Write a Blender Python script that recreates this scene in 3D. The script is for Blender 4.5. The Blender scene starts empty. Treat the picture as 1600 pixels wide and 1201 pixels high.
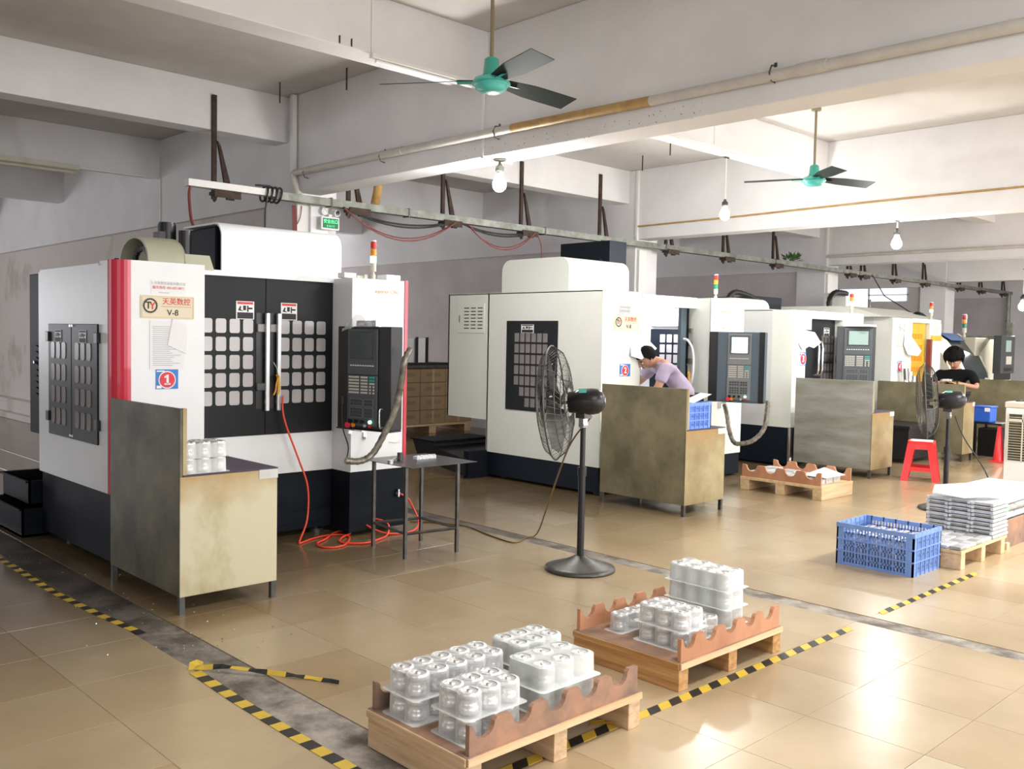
import bpy, math, random
from mathutils import Vector, Matrix
random.seed(7)
S = bpy.context.scene
C = S.collection
PI = math.pi
V = Vector
# ------------------------------------------------------------------ camera
AZ, PITCH, ROLL, FPX, CAMZ = math.radians(46.177), math.radians(-2.822), math.radians(1.11), 1465.0, 1.55
fw = V((math.cos(AZ)*math.cos(PITCH), math.sin(AZ)*math.cos(PITCH), math.sin(PITCH)))
rt = V((math.sin(AZ), -math.cos(AZ), 0)); up = rt.cross(fw)
rt, up = rt*math.cos(ROLL)+up*math.sin(ROLL), up*math.cos(ROLL)-rt*math.sin(ROLL)
cd = bpy.data.cameras.new('camera'); cam = bpy.data.objects.new('camera', cd); C.objects.link(cam)
cd.sensor_width = 36; cd.lens = FPX/1600*36; cd.clip_start = .05; cd.clip_end = 200
cam.matrix_world = Matrix((rt, up, -fw)).transposed().to_4x4(); cam.location = (0, 0, CAMZ)
S.camera = cam
# ------------------------------------------------------------------ exposure, world, daylight at the front windows, added fill at the other walls
S.view_settings.view_transform = 'Standard'; S.view_settings.look = 'None'
S.view_settings.gamma = 1; S.view_settings.use_curve_mapping = False
S.view_settings.exposure = 0.52
w = bpy.data.worlds.new('sky'); S.world = w; w.use_nodes = True
bg = w.node_tree.nodes['Background']; bg.inputs[0].default_value = (.80, .90, 1, 1); bg.inputs[1].default_value = 1.0
def area(name, loc, rot, sx, sy, power, col):
    l = bpy.data.lights.new(name, 'AREA'); l.shape = 'RECTANGLE'; l.size = sx; l.size_y = sy; l.energy = power; l.color = col
    o = bpy.data.objects.new(name, l); o.location = loc; o.rotation_euler = rot; C.objects.link(o); return o
WIN = [(-3.0, 1.5), (2.5, 7.5), (8.5, 13.5), (14.5, 19.5), (20.5, 25.5)]      # window openings along the daylight wall
for (a, b), p in zip(WIN, (60, 180, 180, 165, 190)):
    area('daylight_and_fill', ((a+b)/2, -4.95, 2.0), (math.radians(90), 0, 0), b-a, 2.2, p, (1, .99, .985))
area('daylight_and_fill', (-5.9, 0.0, 1.9), (math.radians(90), 0, math.radians(-90)), 4.5, 2.4, 45, (.86, .93, 1))  # side light in front of the left wall, which has no opening
for x, p in ((0.0, 130), (8, 210), (13.6, 200), (19, 170), (24.6, 150)):
    area('daylight_and_fill', (x, 20.8, 1.9), (math.radians(-90), 0, 0), 3.2, 1.8, p, (.92, .94, 1))  # fill added to lift the back bays; the back wall has no windows
area('daylight_and_fill', (-5.9, 14.0, 1.9), (math.radians(90), 0, math.radians(-90)), 6, 2.2, 85, (.93, .95, 1))  # light for the back left bay, also at a wall without windows

# added unseen fill lights above the aisle, without fittings, to brighten the floor
for x, y, p in ((2.6, 1.0, 60), (8.0, 1.3, 125), (12.4, 1.5, 125), (15.5, 1.5, 110), (20, 1.5, 130)):
    area('floor_fill', (x, y, 3.45), (0, 0, 0), 1.6, .35, p, (1, .99, .96))

# ------------------------------------------------------------------ mesh helpers
class MB:
    def __init__(s): s.v = []; s.f = []; s.sm = []; s.mi = []; s.M = None; s.cur = 0
    def _p(s, p):
        p = V(p); return s.M @ p if s.M is not None else p
    def add(s, vs, fs, smooth=False):
        b = len(s.v); s.v += [s._p(p) for p in vs]
        for f in fs: s.f.append([b+i for i in f]); s.sm.append(smooth); s.mi.append(s.cur)
    def box(s, x0, x1, y0, y1, z0, z1):
        s.add([(x0,y0,z0),(x1,y0,z0),(x1,y1,z0),(x0,y1,z0),(x0,y0,z1),(x1,y0,z1),(x1,y1,z1),(x0,y1,z1)],
              [(3,2,1,0),(4,5,6,7),(0,1,5,4),(1,2,6,5),(2,3,7,6),(3,0,4,7)]); return s
    def prism(s, poly, ax, a, b, smooth=False):
        # poly: 2D outline; ax 0: poly=(y,z) along x, 1: (x,z) along y, 2: (x,y) along z
        def P(q, t): return (t, q[0], q[1]) if ax == 0 else (q[0], t, q[1]) if ax == 1 else (q[0], q[1], t)
        n = len(poly)
        area2 = sum(poly[i][0]*poly[(i+1)%n][1]-poly[(i+1)%n][0]*poly[i][1] for i in range(n))
        if (area2 < 0) != (ax == 1): poly = poly[::-1]
        vs = [P(q, a) for q in poly]+[P(q, b) for q in poly]
        s.add(vs, [tuple(range(n))[::-1], tuple(range(n, 2*n))])
        s.add(vs, [(i, (i+1) % n, n+(i+1) % n, n+i) for i in range(n)], smooth); return s
    def tube(s, pts, r, n=8, closed=False, caps=True):
        pts = [V(p) for p in pts]; m = len(pts); rs = r if isinstance(r, (list, tuple)) else [r]*m
        vs = []; up0 = None
        for i, p in enumerate(pts):
            if closed: t = (pts[(i+1) % m]-pts[i-1])
            else: t = pts[min(i+1, m-1)]-pts[max(i-1, 0)]
            t = t.normalized() if t.length > 1e-9 else V((0, 0, 1))
            if up0 is None: up0 = V((0, 0, 1)) if abs(t.z) < .9 else V((1, 0, 0))
            u = (up0-t*up0.dot(t))
            u = u.normalized() if u.length > 1e-6 else t.orthogonal().normalized()
            w_ = t.cross(u); up0 = u
            for k in range(n):
                a = 2*PI*k/n; vs.append(p+(u*math.cos(a)+w_*math.sin(a))*rs[i])
        fs = []
        for i in range(m if closed else m-1):
            j = (i+1) % m
            for k in range(n): fs.append((i*n+k, i*n+(k+1) % n, j*n+(k+1) % n, j*n+k))
        s.add(vs, fs, n > 4)
        if caps and not closed: s.add(vs[:n]+vs[-n:], [tuple(range(n))[::-1], tuple(range(n, 2*n))])
        return s
    def cyl(s, p, q, r, n=20, r2=None):
        return s.tube([p, q], [r, r if r2 is None else r2], n)
    def lathe(s, prof, c=(0,0,0), n=24, axis=None):
        # prof: list of (radius, height) ; axis: optional matrix applied to the lathe (z up)
        vs = []
        A = axis.to_3x3() if axis is not None else Matrix.Identity(3)
        for r, h in prof:
            for k in range(n):
                a = 2*PI*k/n; vs.append(V(c)+A @ V((r*math.cos(a), r*math.sin(a), h)))
        fs = []
        for i in range(len(prof)-1):
            for k in range(n): fs.append((i*n+k, i*n+(k+1) % n, (i+1)*n+(k+1) % n, (i+1)*n+k))
        s.add(vs, fs, True); return s
    def ball(s, c, r, n=12, m=8, sc=(1,1,1)):
        vs = []
        for i in range(m+1):
            t = PI*i/m
            for k in range(n):
                a = 2*PI*k/n; vs.append((c[0]+r*sc[0]*math.sin(t)*math.cos(a), c[1]+r*sc[1]*math.sin(t)*math.sin(a), c[2]-r*sc[2]*math.cos(t)))
        s.add(vs, [(i*n+k, i*n+(k+1) % n, (i+1)*n+(k+1) % n, (i+1)*n+k) for i in range(m) for k in range(n)], True); return s
    def mesh(s, name, mats):
        me = bpy.data.meshes.new(name); me.from_pydata([tuple(p) for p in s.v], [], s.f)
        for m in (mats if isinstance(mats, (list, tuple)) else [mats]): me.materials.append(m)
        me.polygons.foreach_set('use_smooth', s.sm); me.polygons.foreach_set('material_index', s.mi)
        me.update(); return me

def rrect(x0, x1, z0, z1, r, n=4):
    out = []
    for cx, cz, a0 in ((x1-r, z1-r, 0), (x0+r, z1-r, 90), (x0+r, z0+r, 180), (x1-r, z0+r, 270)):
        for k in range(n+1):
            a = math.radians(a0+90*k/n); out.append((cx+r*math.cos(a), cz+r*math.sin(a)))
    return out
def smooth_path(pts, k=6):
    pts = [V(p) for p in pts]; out = []
    for i in range(len(pts)-1):
        p0, p1, p2, p3 = pts[max(i-1,0)], pts[i], pts[i+1], pts[min(i+2,len(pts)-1)]
        for j in range(k):
            t = j/k; out.append(.5*((2*p1)+(p2-p0)*t+(2*p0-5*p1+4*p2-p3)*t*t+(3*p1-p0-3*p2+p3)*t**3))
    return out+[pts[-1]]
def world_off(o):
    v = V((0,0,0))
    while o is not None: v = v+o.location; o = o.parent
    return v
def part(name, mb, mat, parent=None, bevel=0, label=None, glob=True):
    """one mesh object; world coordinates are brought into the space of an unrotated parent when glob"""
    if parent is not None and glob:
        off = world_off(parent); mb.v = [p-off for p in mb.v]
    o = bpy.data.objects.new(name, mb.mesh(name, mat)); C.objects.link(o)
    if parent is not None: o.parent = parent
    if bevel:
        m = o.modifiers.new('bevel', 'BEVEL'); m.width = bevel; m.segments = 2; m.limit_method = 'ANGLE'; m.angle_limit = math.radians(40)
    if label: o['label'] = label
    return o
def tag(o, label, cat, group=None):
    o['label'] = label; o['category'] = cat
    if group: o['group'] = group
    return o
def thing(name, label, cat, loc=(0,0,0), group=None, rz=0):
    o = bpy.data.objects.new(name, None); o.location = loc; o.rotation_euler = (0, 0, rz); o.empty_display_size = .1; C.objects.link(o)
    return tag(o, label, cat, group)
def one(name, mb, mat, label, cat, group=None, loc=None, bevel=0):
    """a thing that is one mesh: origin moved to its base"""
    if loc is None:
        xs = [p.x for p in mb.v]; ys = [p.y for p in mb.v]; loc = ((min(xs)+max(xs))/2, (min(ys)+max(ys))/2, min(p.z for p in mb.v))
    mb.v = [p-V(loc) for p in mb.v]
    o = part(name, mb, mat, None, bevel); o.location = loc
    return tag(o, label, cat, group)
def struct(name, mb, mat, parent=None, bevel=0):
    o = part(name, mb, mat, parent, bevel); o['kind'] = 'structure'; return o
def dup(root, loc, label=None, group=None, rz=None):
    r = root.copy(); C.objects.link(r); r.location = loc
    if rz is not None: r.rotation_euler = (0, 0, rz)
    if label: r['label'] = label
    if group: r['group'] = group
    for ch in list(root.children):
        c = ch.copy(); C.objects.link(c); c.parent = r
        for g in ch.children:
            d = g.copy(); C.objects.link(d); d.parent = c
    return r

# ------------------------------------------------------------------ materials
def mat(name, col, rough=.5, metal=0, var=0., vscale=4., col2=None, bump=0., bscale=60., emit=None, estr=0, alpha=1, stretch=None, spec=.5, cr=(.35,.65), coat=0):
    m = bpy.data.materials.new(name); m.use_nodes = True; nt = m.node_tree; N = nt.nodes; L = nt.links
    b = N['Principled BSDF']; b.inputs['Roughness'].default_value = rough; b.inputs['Metallic'].default_value = metal
    b.inputs['Base Color'].default_value = (*col, 1); b.inputs['Specular IOR Level'].default_value = spec
    if coat: b.inputs['Coat Weight'].default_value = coat
    if emit: b.inputs['Emission Color'].default_value = (*emit, 1); b.inputs['Emission Strength'].default_value = estr
    if var or col2 or bump:
        tc = N.new('ShaderNodeTexCoord'); mp = N.new('ShaderNodeMapping'); L.new(tc.outputs['Object'], mp.inputs[0])
        if stretch: mp.inputs['Scale'].default_value = stretch
    if var or col2:
        n = N.new('ShaderNodeTexNoise'); n.inputs['Scale'].default_value = vscale; n.inputs['Detail'].default_value = 6; n.inputs['Roughness'].default_value = .62
        L.new(mp.outputs[0], n.inputs[0]); r = N.new('ShaderNodeValToRGB'); L.new(n.outputs[0], r.inputs[0])
        c2 = col2 if col2 else tuple(c*(1-var) for c in col)
        r.color_ramp.elements[0].position = cr[0]; r.color_ramp.elements[1].position = cr[1]
        r.color_ramp.elements[0].color = (*c2, 1); r.color_ramp.elements[1].color = (*col, 1)
        L.new(r.outputs[0], b.inputs['Base Color'])
    if bump:
        n2 = N.new('ShaderNodeTexNoise'); n2.inputs['Scale'].default_value = bscale; n2.inputs['Detail'].default_value = 4; L.new(mp.outputs[0], n2.inputs[0])
        bp = N.new('ShaderNodeBump'); bp.inputs['Strength'].default_value = bump; bp.inputs['Distance'].default_value = .01
        L.new(n2.outputs[0], bp.inputs['Height']); L.new(bp.outputs[0], b.inputs['Normal'])
    return m
def clear_plastic(name, tint=(1,1,1), a=.28, rough=.12):
    m = bpy.data.materials.new(name); m.use_nodes = True; nt = m.node_tree; N = nt.nodes; L = nt.links
    b = N['Principled BSDF']; b.inputs['Base Color'].default_value = (*tint, 1); b.inputs['Roughness'].default_value = rough
    t = N.new('ShaderNodeBsdfTransparent'); mx = N.new('ShaderNodeMixShader')
    fr = N.new('ShaderNodeLayerWeight'); fr.inputs[0].default_value = .35
    ma = N.new('ShaderNodeMath'); ma.operation = 'MULTIPLY_ADD'; ma.inputs[1].default_value = .55; ma.inputs[2].default_value = a
    L.new(fr.outputs['Facing'], ma.inputs[0]); L.new(ma.outputs[0], mx.inputs[0])
    L.new(t.outputs[0], mx.inputs[1]); L.new(b.outputs[0], mx.inputs[2]); L.new(mx.outputs[0], N['Material Output'].inputs[0])
    return m
M = {}
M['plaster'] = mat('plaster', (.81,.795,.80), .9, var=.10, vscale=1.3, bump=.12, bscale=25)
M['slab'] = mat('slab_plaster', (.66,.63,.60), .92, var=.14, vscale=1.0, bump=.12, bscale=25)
M['old_wall'] = mat('old_wall', (.60,.56,.56), .92, col2=(.50,.46,.45), vscale=1.2, bump=.25, bscale=12)
M['stain_wall'] = mat('stained_wall', (.62,.57,.54), .92, col2=(.34,.30,.26), vscale=1.1, bump=.25, bscale=12, cr=(.26,.46))
M['white'] = mat('white_paint', (.86,.88,.90), .38, var=.03, vscale=3)
M['cream'] = mat('cream_paint', (.84,.86,.80), .40, var=.03, vscale=3)
M['grey_white'] = mat('grey_white_paint', (.72,.73,.74), .42, var=.04, vscale=3)
M['charcoal'] = mat('charcoal_paint', (.011,.014,.020), .55, var=.25, vscale=5, spec=.10)
M['door'] = mat('door_paint', (.020,.022,.025), .40, var=.15, vscale=3, spec=.16)
M['black'] = mat('black_plastic', (.012,.012,.014), .35)
M['navy'] = mat('navy_paint', (.008,.013,.022), .45, spec=.2)
M['teal_grey'] = mat('teal_grey_paint', (.085,.12,.15), .45)
M['panel_grey'] = mat('panel_grey', (.075,.085,.095), .45)
M['panel_light'] = mat('panel_light_grey', (.20,.21,.21), .5)
M['red'] = mat('red_paint', (.62,.012,.045), .30, coat=.4)
M['pane'] = mat('frosted_pane', (.56,.53,.54), .22, col2=(.44,.42,.42), vscale=.9, spec=.6)
M['pane_dim'] = mat('dim_pane', (.26,.235,.24), .25, col2=(.20,.18,.185), vscale=2)
M['pane_dark'] = mat('dark_pane', (.11,.105,.10), .25)
M['steel'] = mat('bright_steel', (.75,.75,.76), .22, 1)
M['alu'] = mat('turned_aluminium', (.88,.89,.91), .26, .85, var=.12, vscale=30)
M['chrome'] = mat('chrome', (.85,.85,.86), .12, 1)
M['handle'] = mat('handle_silver', (.82,.83,.85), .30, .5)
M['dark_steel'] = mat('dark_steel', (.13,.125,.12), .42, .75, var=.35, vscale=12)
M['table_steel'] = mat('table_steel', (.105,.105,.11), .33, .75, col2=(.06,.06,.06), vscale=6)
M['khaki'] = mat('khaki_steel', (.27,.24,.145), .50, .2, col2=(.135,.118,.07), vscale=2.4, bump=.05, bscale=30)
M['khaki_light'] = mat('khaki_light_steel', (.43,.36,.20), .50, .15, col2=(.27,.20,.09), vscale=2.2, bump=.05, bscale=30)
M['khaki_grey'] = mat('khaki_grey_steel', (.36,.36,.33), .50, .2, col2=(.21,.205,.165), vscale=2.4, stretch=(1,.5,2.6))
M['mat_purple'] = mat('worktop_mat', (.07,.055,.085), .75, bump=.2, bscale=200)
M['rubber'] = mat('rubber', (.02,.02,.02), .7)
M['orange_hose'] = mat('orange_hose', (.85,.07,.03), .35)
M['yellow'] = mat('yellow_plastic', (.85,.52,.04), .4)
M['yellow_door'] = mat('yellow_sheet', (.80,.50,.03), .4, var=.2, vscale=5)
M['amber'] = mat('amber_lens', (.9,.30,.01), .25)
M['red_lens'] = mat('red_lens', (.65,.02,.015), .25)
M['green_dim'] = mat('green_lens', (.01,.22,.12), .25)
M['green_lit'] = mat('green_lens_lit', (.1,.9,.5), .3, emit=(.35,1,.75), estr=2.2)
M['beige'] = mat('beige_plastic', (.66,.62,.50), .5)
M['mag'] = mat('magazine_paint', (.46,.46,.34), .45, var=.1)
M['bulb'] = mat('bulb_lit', (1,1,1), .3, emit=(1,.99,.97), estr=30)
M['tube_lit'] = mat('tube_lit', (1,1,1), .3, emit=(.9,.88,1), estr=18)
M['rust'] = mat('rusty_iron', (.085,.052,.04), .8, .2, var=.5, vscale=14, bump=.2)
M['galv'] = mat('galvanised_tray', (.30,.31,.28), .55, .5, col2=(.17,.175,.15), vscale=9)
M['pvc'] = mat('pvc_pipe', (.62,.58,.53), .45, var=.12, vscale=6)
M['rod'] = mat('rod_brass', (.30,.25,.16), .4, .5)
M['pvc_stain'] = mat('stained_pipe', (.50,.33,.12), .5, col2=(.38,.22,.06), vscale=9)
M['conduit'] = mat('white_conduit', (.82,.80,.77), .5)
M['ply'] = mat('plywood', (.60,.30,.17), .65, col2=(.42,.19,.10), vscale=4, stretch=(1,1,.4))
M['ply_dark'] = mat('weathered_plywood', (.44,.24,.15), .75, col2=(.20,.14,.11), vscale=5)
M['pine'] = mat('pine', (.78,.58,.36), .6, col2=(.62,.42,.22), vscale=5, stretch=(.4,6,6))
M['pine_y'] = mat('laminated_pine', (.62,.36,.15), .6, col2=(.38,.18,.06), vscale=5, stretch=(6,.35,9))
M['pine_pale'] = mat('pale_pine', (.72,.52,.33), .65, col2=(.50,.32,.18), vscale=5, stretch=(4,.5,8))
M['card'] = mat('cardboard', (.36,.25,.14), .85, var=.12, vscale=6)
M['card_dark'] = mat('cardboard_print', (.24,.17,.10), .85)
M['blue_crate'] = mat('blue_crate', (.20,.34,.74), .5, var=.12, vscale=6)
M['blue'] = mat('blue_plastic', (.03,.13,.60), .45)
M['blue_bright'] = mat('bright_blue_plastic', (.16,.30,.85), .45)
M['red_stool'] = mat('red_plastic', (.80,.025,.03), .32, coat=.3)
M['cooler'] = mat('cooler_plastic', (.80,.81,.80), .45)
M['cooler_top'] = mat('cooler_top', (.66,.60,.50), .5)
M['grille'] = mat('grille', (.045,.04,.03), .6)
M['teal'] = mat('teal_enamel', (.03,.42,.33), .30, coat=.5)
M['teal_light'] = mat('teal_light_enamel', (.10,.58,.52), .25, coat=.5)
M['blade'] = mat('fan_blade', (.022,.026,.024), .6, col2=(.012,.035,.028), vscale=5, spec=.25)
M['tape_y'] = mat('tape_yellow', (.75,.52,.06), .5, var=.1, vscale=20)
M['tape_k'] = mat('tape_black', (.025,.022,.02), .5)
M['paper'] = mat('paper', (.86,.86,.88), .8)
M['paper_grey'] = mat('paper_grey', (.62,.63,.62), .8, var=.1, vscale=20)
M['print'] = mat('print_grey', (.45,.45,.47), .8)
M['label_cream'] = mat('sign_cream', (.80,.70,.52), .5)
M['label_edge'] = mat('sign_edge', (.45,.35,.20), .5)
M['ink'] = mat('ink_black', (.02,.02,.025), .6)
M['ink_red'] = mat('ink_red', (.70,.06,.05), .6)
M['gold'] = mat('gold_print', (.55,.33,.04), .5)
M['sign_blue'] = mat('sign_blue', (.03,.20,.60), .45)
M['sign_red'] = mat('sign_red', (.75,.02,.05), .45)
M['sign_white'] = mat('sign_white', (.85,.85,.85), .5)
M['exit_green'] = mat('exit_green', (.0,.09,.03), .4, emit=(0,.25,.06), estr=.25)
M['exit_glow'] = mat('exit_letters', (.1,.9,.3), .4, emit=(.12,1,.35), estr=1.1)
M['screen_off'] = mat('screen_off', (.045,.06,.065), .2)
M['screen_lit'] = mat('screen_lit', (.6,.8,.8), .3, emit=(.55,.80,.78), estr=.9)
M['screen_dim'] = mat('screen_dim', (.24,.32,.30), .3, emit=(.24,.34,.31), estr=.35)
M['screen_white'] = mat('screen_white', (.9,.95,1), .3, emit=(.9,.95,1), estr=1.1)
M['screen_green'] = mat('screen_green', (.7,.95,.5), .3, emit=(.7,.95,.5), estr=1)
M['key'] = mat('key_grey', (.55,.54,.48), .5)
M['key_teal'] = mat('key_teal', (.02,.40,.36), .5)
M['key_dark'] = mat('key_dark', (.05,.055,.06), .5)
M['bag'] = clear_plastic('plastic_bag', (.93,.93,.95), .22)
M['blister'] = clear_plastic('clear_tray', (.95,.97,.97), .14)
M['blister_milky'] = clear_plastic('milky_tray', (.93,.96,.94), .34, .2)
M['glass'] = clear_plastic('door_glass', (.7,.78,.85), .12, .05)
M['cable_brown'] = mat('brown_cable', (.16,.10,.03), .5)
M['cable_red'] = mat('red_cable', (.24,.055,.05), .5)
M['cable_black'] = mat('black_cable', (.02,.02,.02), .5)
M['corr'] = mat('corrugated_conduit', (.34,.31,.25), .3, .35, col2=(.10,.09,.08), vscale=22)
M['skin'] = mat('skin', (.52,.27,.18), .55)
M['hair'] = mat('hair', (.006,.005,.005), .75, bump=.4, bscale=90, spec=.12)
M['shirt'] = mat('lavender_shirt', (.46,.38,.52), .85, var=.15, vscale=9, bump=.15, bscale=40)
M['tee'] = mat('black_tee', (.008,.008,.009), .9, spec=.15)
M['trousers'] = mat('dark_trousers', (.02,.02,.025), .85)
M['shoe'] = mat('shoe', (.03,.03,.03), .5)
M['leaf'] = mat('leaf', (.08,.20,.04), .6, var=.4, vscale=20)
M['window_glow'] = mat('overcast_daylight', (.8,.85,1), .5, emit=(.75,.83,1), estr=.9)
M['chips'] = mat('metal_chips', (.6,.6,.6), .3, .8)
M['strip'] = mat('worn_concrete', (.42,.38,.33), .85, col2=(.14,.12,.10), vscale=5, bump=.5, bscale=40, cr=(.38,.62))
M['packet'] = mat('silver_packet', (.74,.76,.80), .3, .35, var=.15, vscale=20)
M['packet_grey'] = mat('grey_packet', (.42,.42,.40), .45, .2, var=.3, vscale=20)
M['pink'] = mat('pink_print', (.75,.45,.5), .7)
M['green_label'] = mat('green_label', (.20,.55,.33), .7)
M['blue_sheet'] = mat('blue_sheet', (.09,.17,.40), .4)

def wet_film(m, n=None, y0=4.9, y1=7.3, col=(.36,.33,.29), r0=.27, r1=.15):
    # oily, wet film on the floor around the machines (a stain of its own): darker and glossier beyond the work lane
    nt = m.node_tree; N = nt.nodes; L = nt.links; bs = N['Principled BSDF']; src = bs.inputs['Base Color'].links[0].from_socket
    geo = N.new('ShaderNodeNewGeometry')
    if n is None:
        n = N.new('ShaderNodeTexNoise'); n.inputs['Scale'].default_value = .75; n.inputs['Detail'].default_value = 5; L.new(geo.outputs['Position'], n.inputs[0])
    sx = N.new('ShaderNodeSeparateXYZ'); L.new(geo.outputs['Position'], sx.inputs[0])
    ad = N.new('ShaderNodeMath'); ad.operation = 'MULTIPLY_ADD'; ad.inputs[1].default_value = 2.4; L.new(n.outputs[0], ad.inputs[0]); L.new(sx.outputs['Y'], ad.inputs[2])
    mr = N.new('ShaderNodeMapRange'); mr.inputs[1].default_value = y0; mr.inputs[2].default_value = y1; L.new(ad.outputs[0], mr.inputs[0])
    mx2 = N.new('ShaderNodeMixRGB'); mx2.blend_type = 'MULTIPLY'; L.new(mr.outputs[0], mx2.inputs[0]); L.new(src, mx2.inputs[1]); mx2.inputs[2].default_value = (*col, 1)
    L.new(mx2.outputs[0], bs.inputs['Base Color'])
    mr2 = N.new('ShaderNodeMapRange'); mr2.inputs[3].default_value = r0; mr2.inputs[4].default_value = r1; L.new(mr.outputs[0], mr2.inputs[0]); L.new(mr2.outputs[0], bs.inputs['Roughness'])
wet_film(M['strip'], None, 4.6, 7.2, (.25,.23,.22), .85, .40)

def tile_mat(name, a, b):
    m = mat(name, a, .30, col2=b, vscale=1.1, bump=.03, bscale=18, cr=(.30,.70), spec=.5)
    nt = m.node_tree; N = nt.nodes; L = nt.links
    bs = N['Principled BSDF']; src = bs.inputs['Base Color'].links[0].from_socket
    geo = N.new('ShaderNodeNewGeometry'); n = N.new('ShaderNodeTexNoise'); n.inputs['Scale'].default_value = .75; n.inputs['Detail'].default_value = 5
    L.new(geo.outputs['Position'], n.inputs[0])
    r = N.new('ShaderNodeValToRGB'); r.color_ramp.elements[0].position = .34; r.color_ramp.elements[1].position = .60
    r.color_ramp.elements[0].color = (.74,.71,.66,1); r.color_ramp.elements[1].color = (1,1,1,1); L.new(n.outputs[0], r.inputs[0])
    mx = N.new('ShaderNodeMixRGB'); mx.blend_type = 'MULTIPLY'; mx.inputs[0].default_value = 1; L.new(src, mx.inputs[1]); L.new(r.outputs[0], mx.inputs[2])
    L.new(mx.outputs[0], bs.inputs['Base Color']); wet_film(m, n)
    return m
M['tile'] = [tile_mat('floor_tile_tan', (.55,.43,.275), (.47,.36,.22)), tile_mat('floor_tile_ochre', (.50,.38,.23), (.43,.315,.18)),
             tile_mat('floor_tile_pale', (.62,.53,.38), (.55,.46,.32)), tile_mat('floor_tile_sand', (.56,.445,.29), (.48,.375,.235))]

_fc = {}
def text_mb(s, size, bold=0, extrude=.0006, align='CENTER'):
    """lettering as mesh: local x right, z up, facing -y"""
    cu = bpy.data.curves.new('t', 'FONT'); cu.body = s; cu.size = size; cu.extrude = extrude; cu.offset = bold*size; cu.align_x = align; cu.align_y = 'CENTER'; cu.resolution_u = 3
    o = bpy.data.objects.new('t', cu); C.objects.link(o)
    dg = bpy.context.evaluated_depsgraph_get(); me = bpy.data.meshes.new_from_object(o.evaluated_get(dg))
    mb = MB(); mb.v = [V((p.co.x, -p.co.z, p.co.y)) for p in me.vertices]; mb.f = [list(f.vertices) for f in me.polygons]
    mb.sm = [False]*len(mb.f); mb.mi = [0]*len(mb.f)
    bpy.data.objects.remove(o); bpy.data.curves.remove(cu); bpy.data.meshes.remove(me)
    return mb
FACE = {'-y': Matrix.Identity(4), '-x': Matrix.Rotation(-PI/2, 4, 'Z')}
def place(mb, loc, face='-y', sx=1):
    F = FACE[face] if isinstance(face, str) else face
    mb.v = [V(loc)+(F @ V((p.x*sx, p.y, p.z))) for p in mb.v]; return mb
def lettering(s, size, loc, parent, m, face='-y', sx=1, name='lettering', bold=0):
    return part(name, place(text_mb(s, size, bold), loc, face, sx), m, parent)
def disc(c, r, m, parent, name, face='-y', t=.002, r2=0, n=24):
    mb = MB()
    if r2:
        pts = [(r*math.cos(2*PI*k/n), r*math.sin(2*PI*k/n)) for k in range(n)]; ins = [(r2*math.cos(2*PI*k/n), r2*math.sin(2*PI*k/n)) for k in range(n)]
        mb.add([(a,-t,b) for a,b in pts]+[(a,-t,b) for a,b in ins], [(k,(k+1)%n,n+(k+1)%n,n+k) for k in range(n)])
    else: mb.prism([(r*math.cos(2*PI*k/n), r*math.sin(2*PI*k/n)) for k in range(n)], 1, -t, 0)
    return part(name, place(mb, c, face), m, parent)
for _m in M['tile']:
    _nt = _m.node_tree
    _mp = next(n for n in _nt.nodes if n.type == 'MAPPING'); _g = _nt.nodes.new('ShaderNodeNewGeometry')
    _nt.links.new(_g.outputs['Position'], _mp.inputs[0])

# ================================================================== SETTING
CEIL = 4.0
BX = [5.12, 10.70, 16.28, 21.86, 27.4]      # main beams / column rows (x of the left face)
BW = .30
COLY = (8.62, 9.2)
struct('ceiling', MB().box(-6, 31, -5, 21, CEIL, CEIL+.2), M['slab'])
fl = struct('floor', MB().box(-6, 31, -5, 21, -.30, -.012), M['strip'])
struct('wall_left', MB().box(-6.2, -6, -5, 21, -.3, CEIL), M['plaster'])
struct('wall_right', MB().box(31, 31.2, -5, 21, -.3, CEIL), M['plaster'])
mb = MB().box(-6, 31, 21, 21.2, -.3, CEIL); struct('wall_back', mb, M['stain_wall'])
mb = MB(); xs = [-6]+[t for ab in WIN for t in ab]+[31]
for i in range(0, len(xs), 2): mb.box(xs[i], xs[i+1], -5.2, -5, -.3, CEIL)
for a, b in WIN: mb.box(a, b, -5.2, -5, -.3, .9); mb.box(a, b, -5.2, -5, 3.1, CEIL)
struct('wall_front', mb, M['plaster'])
for i, (a, b) in enumerate(WIN):
    m_ = MB()
    for x in (a, (a+b)/2-.02, b-.04): m_.box(x, x+.04, -5.14, -5.08, .9, 3.1)
    m_.box(a, b, -5.14, -5.08, .9, .94); m_.box(a, b, -5.14, -5.08, 3.06, 3.1)
    struct('window_%d' % (i+1), m_, M['conduit'])
# ---- main beams (along y), infill walls behind the column row, columns
n = 1
for i, bx in enumerate(BX):
    struct('trim_%d' % n, MB().box(bx, bx+BW, -5, COLY[0]+.03, 3.01, CEIL), M['plaster'], bevel=.008); n += 1
    struct('trim_%d' % n, MB().box(bx, bx+BW, COLY[1]-.03, 21, 2.91, CEIL), M['plaster'], bevel=.008); n += 1
    struct('trim_%d' % n, MB().box(bx-.01, bx+.50, COLY[0], COLY[1], 0, CEIL), M['plaster'], bevel=.008); n += 1
    if i != 3: struct('wall_inner_%d' % (i+1), MB().box(bx+.07, bx+.22, COLY[1]-.02, 21, 0, 2.93), M['stain_wall'] if i == 0 else M['old_wall'])
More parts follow.
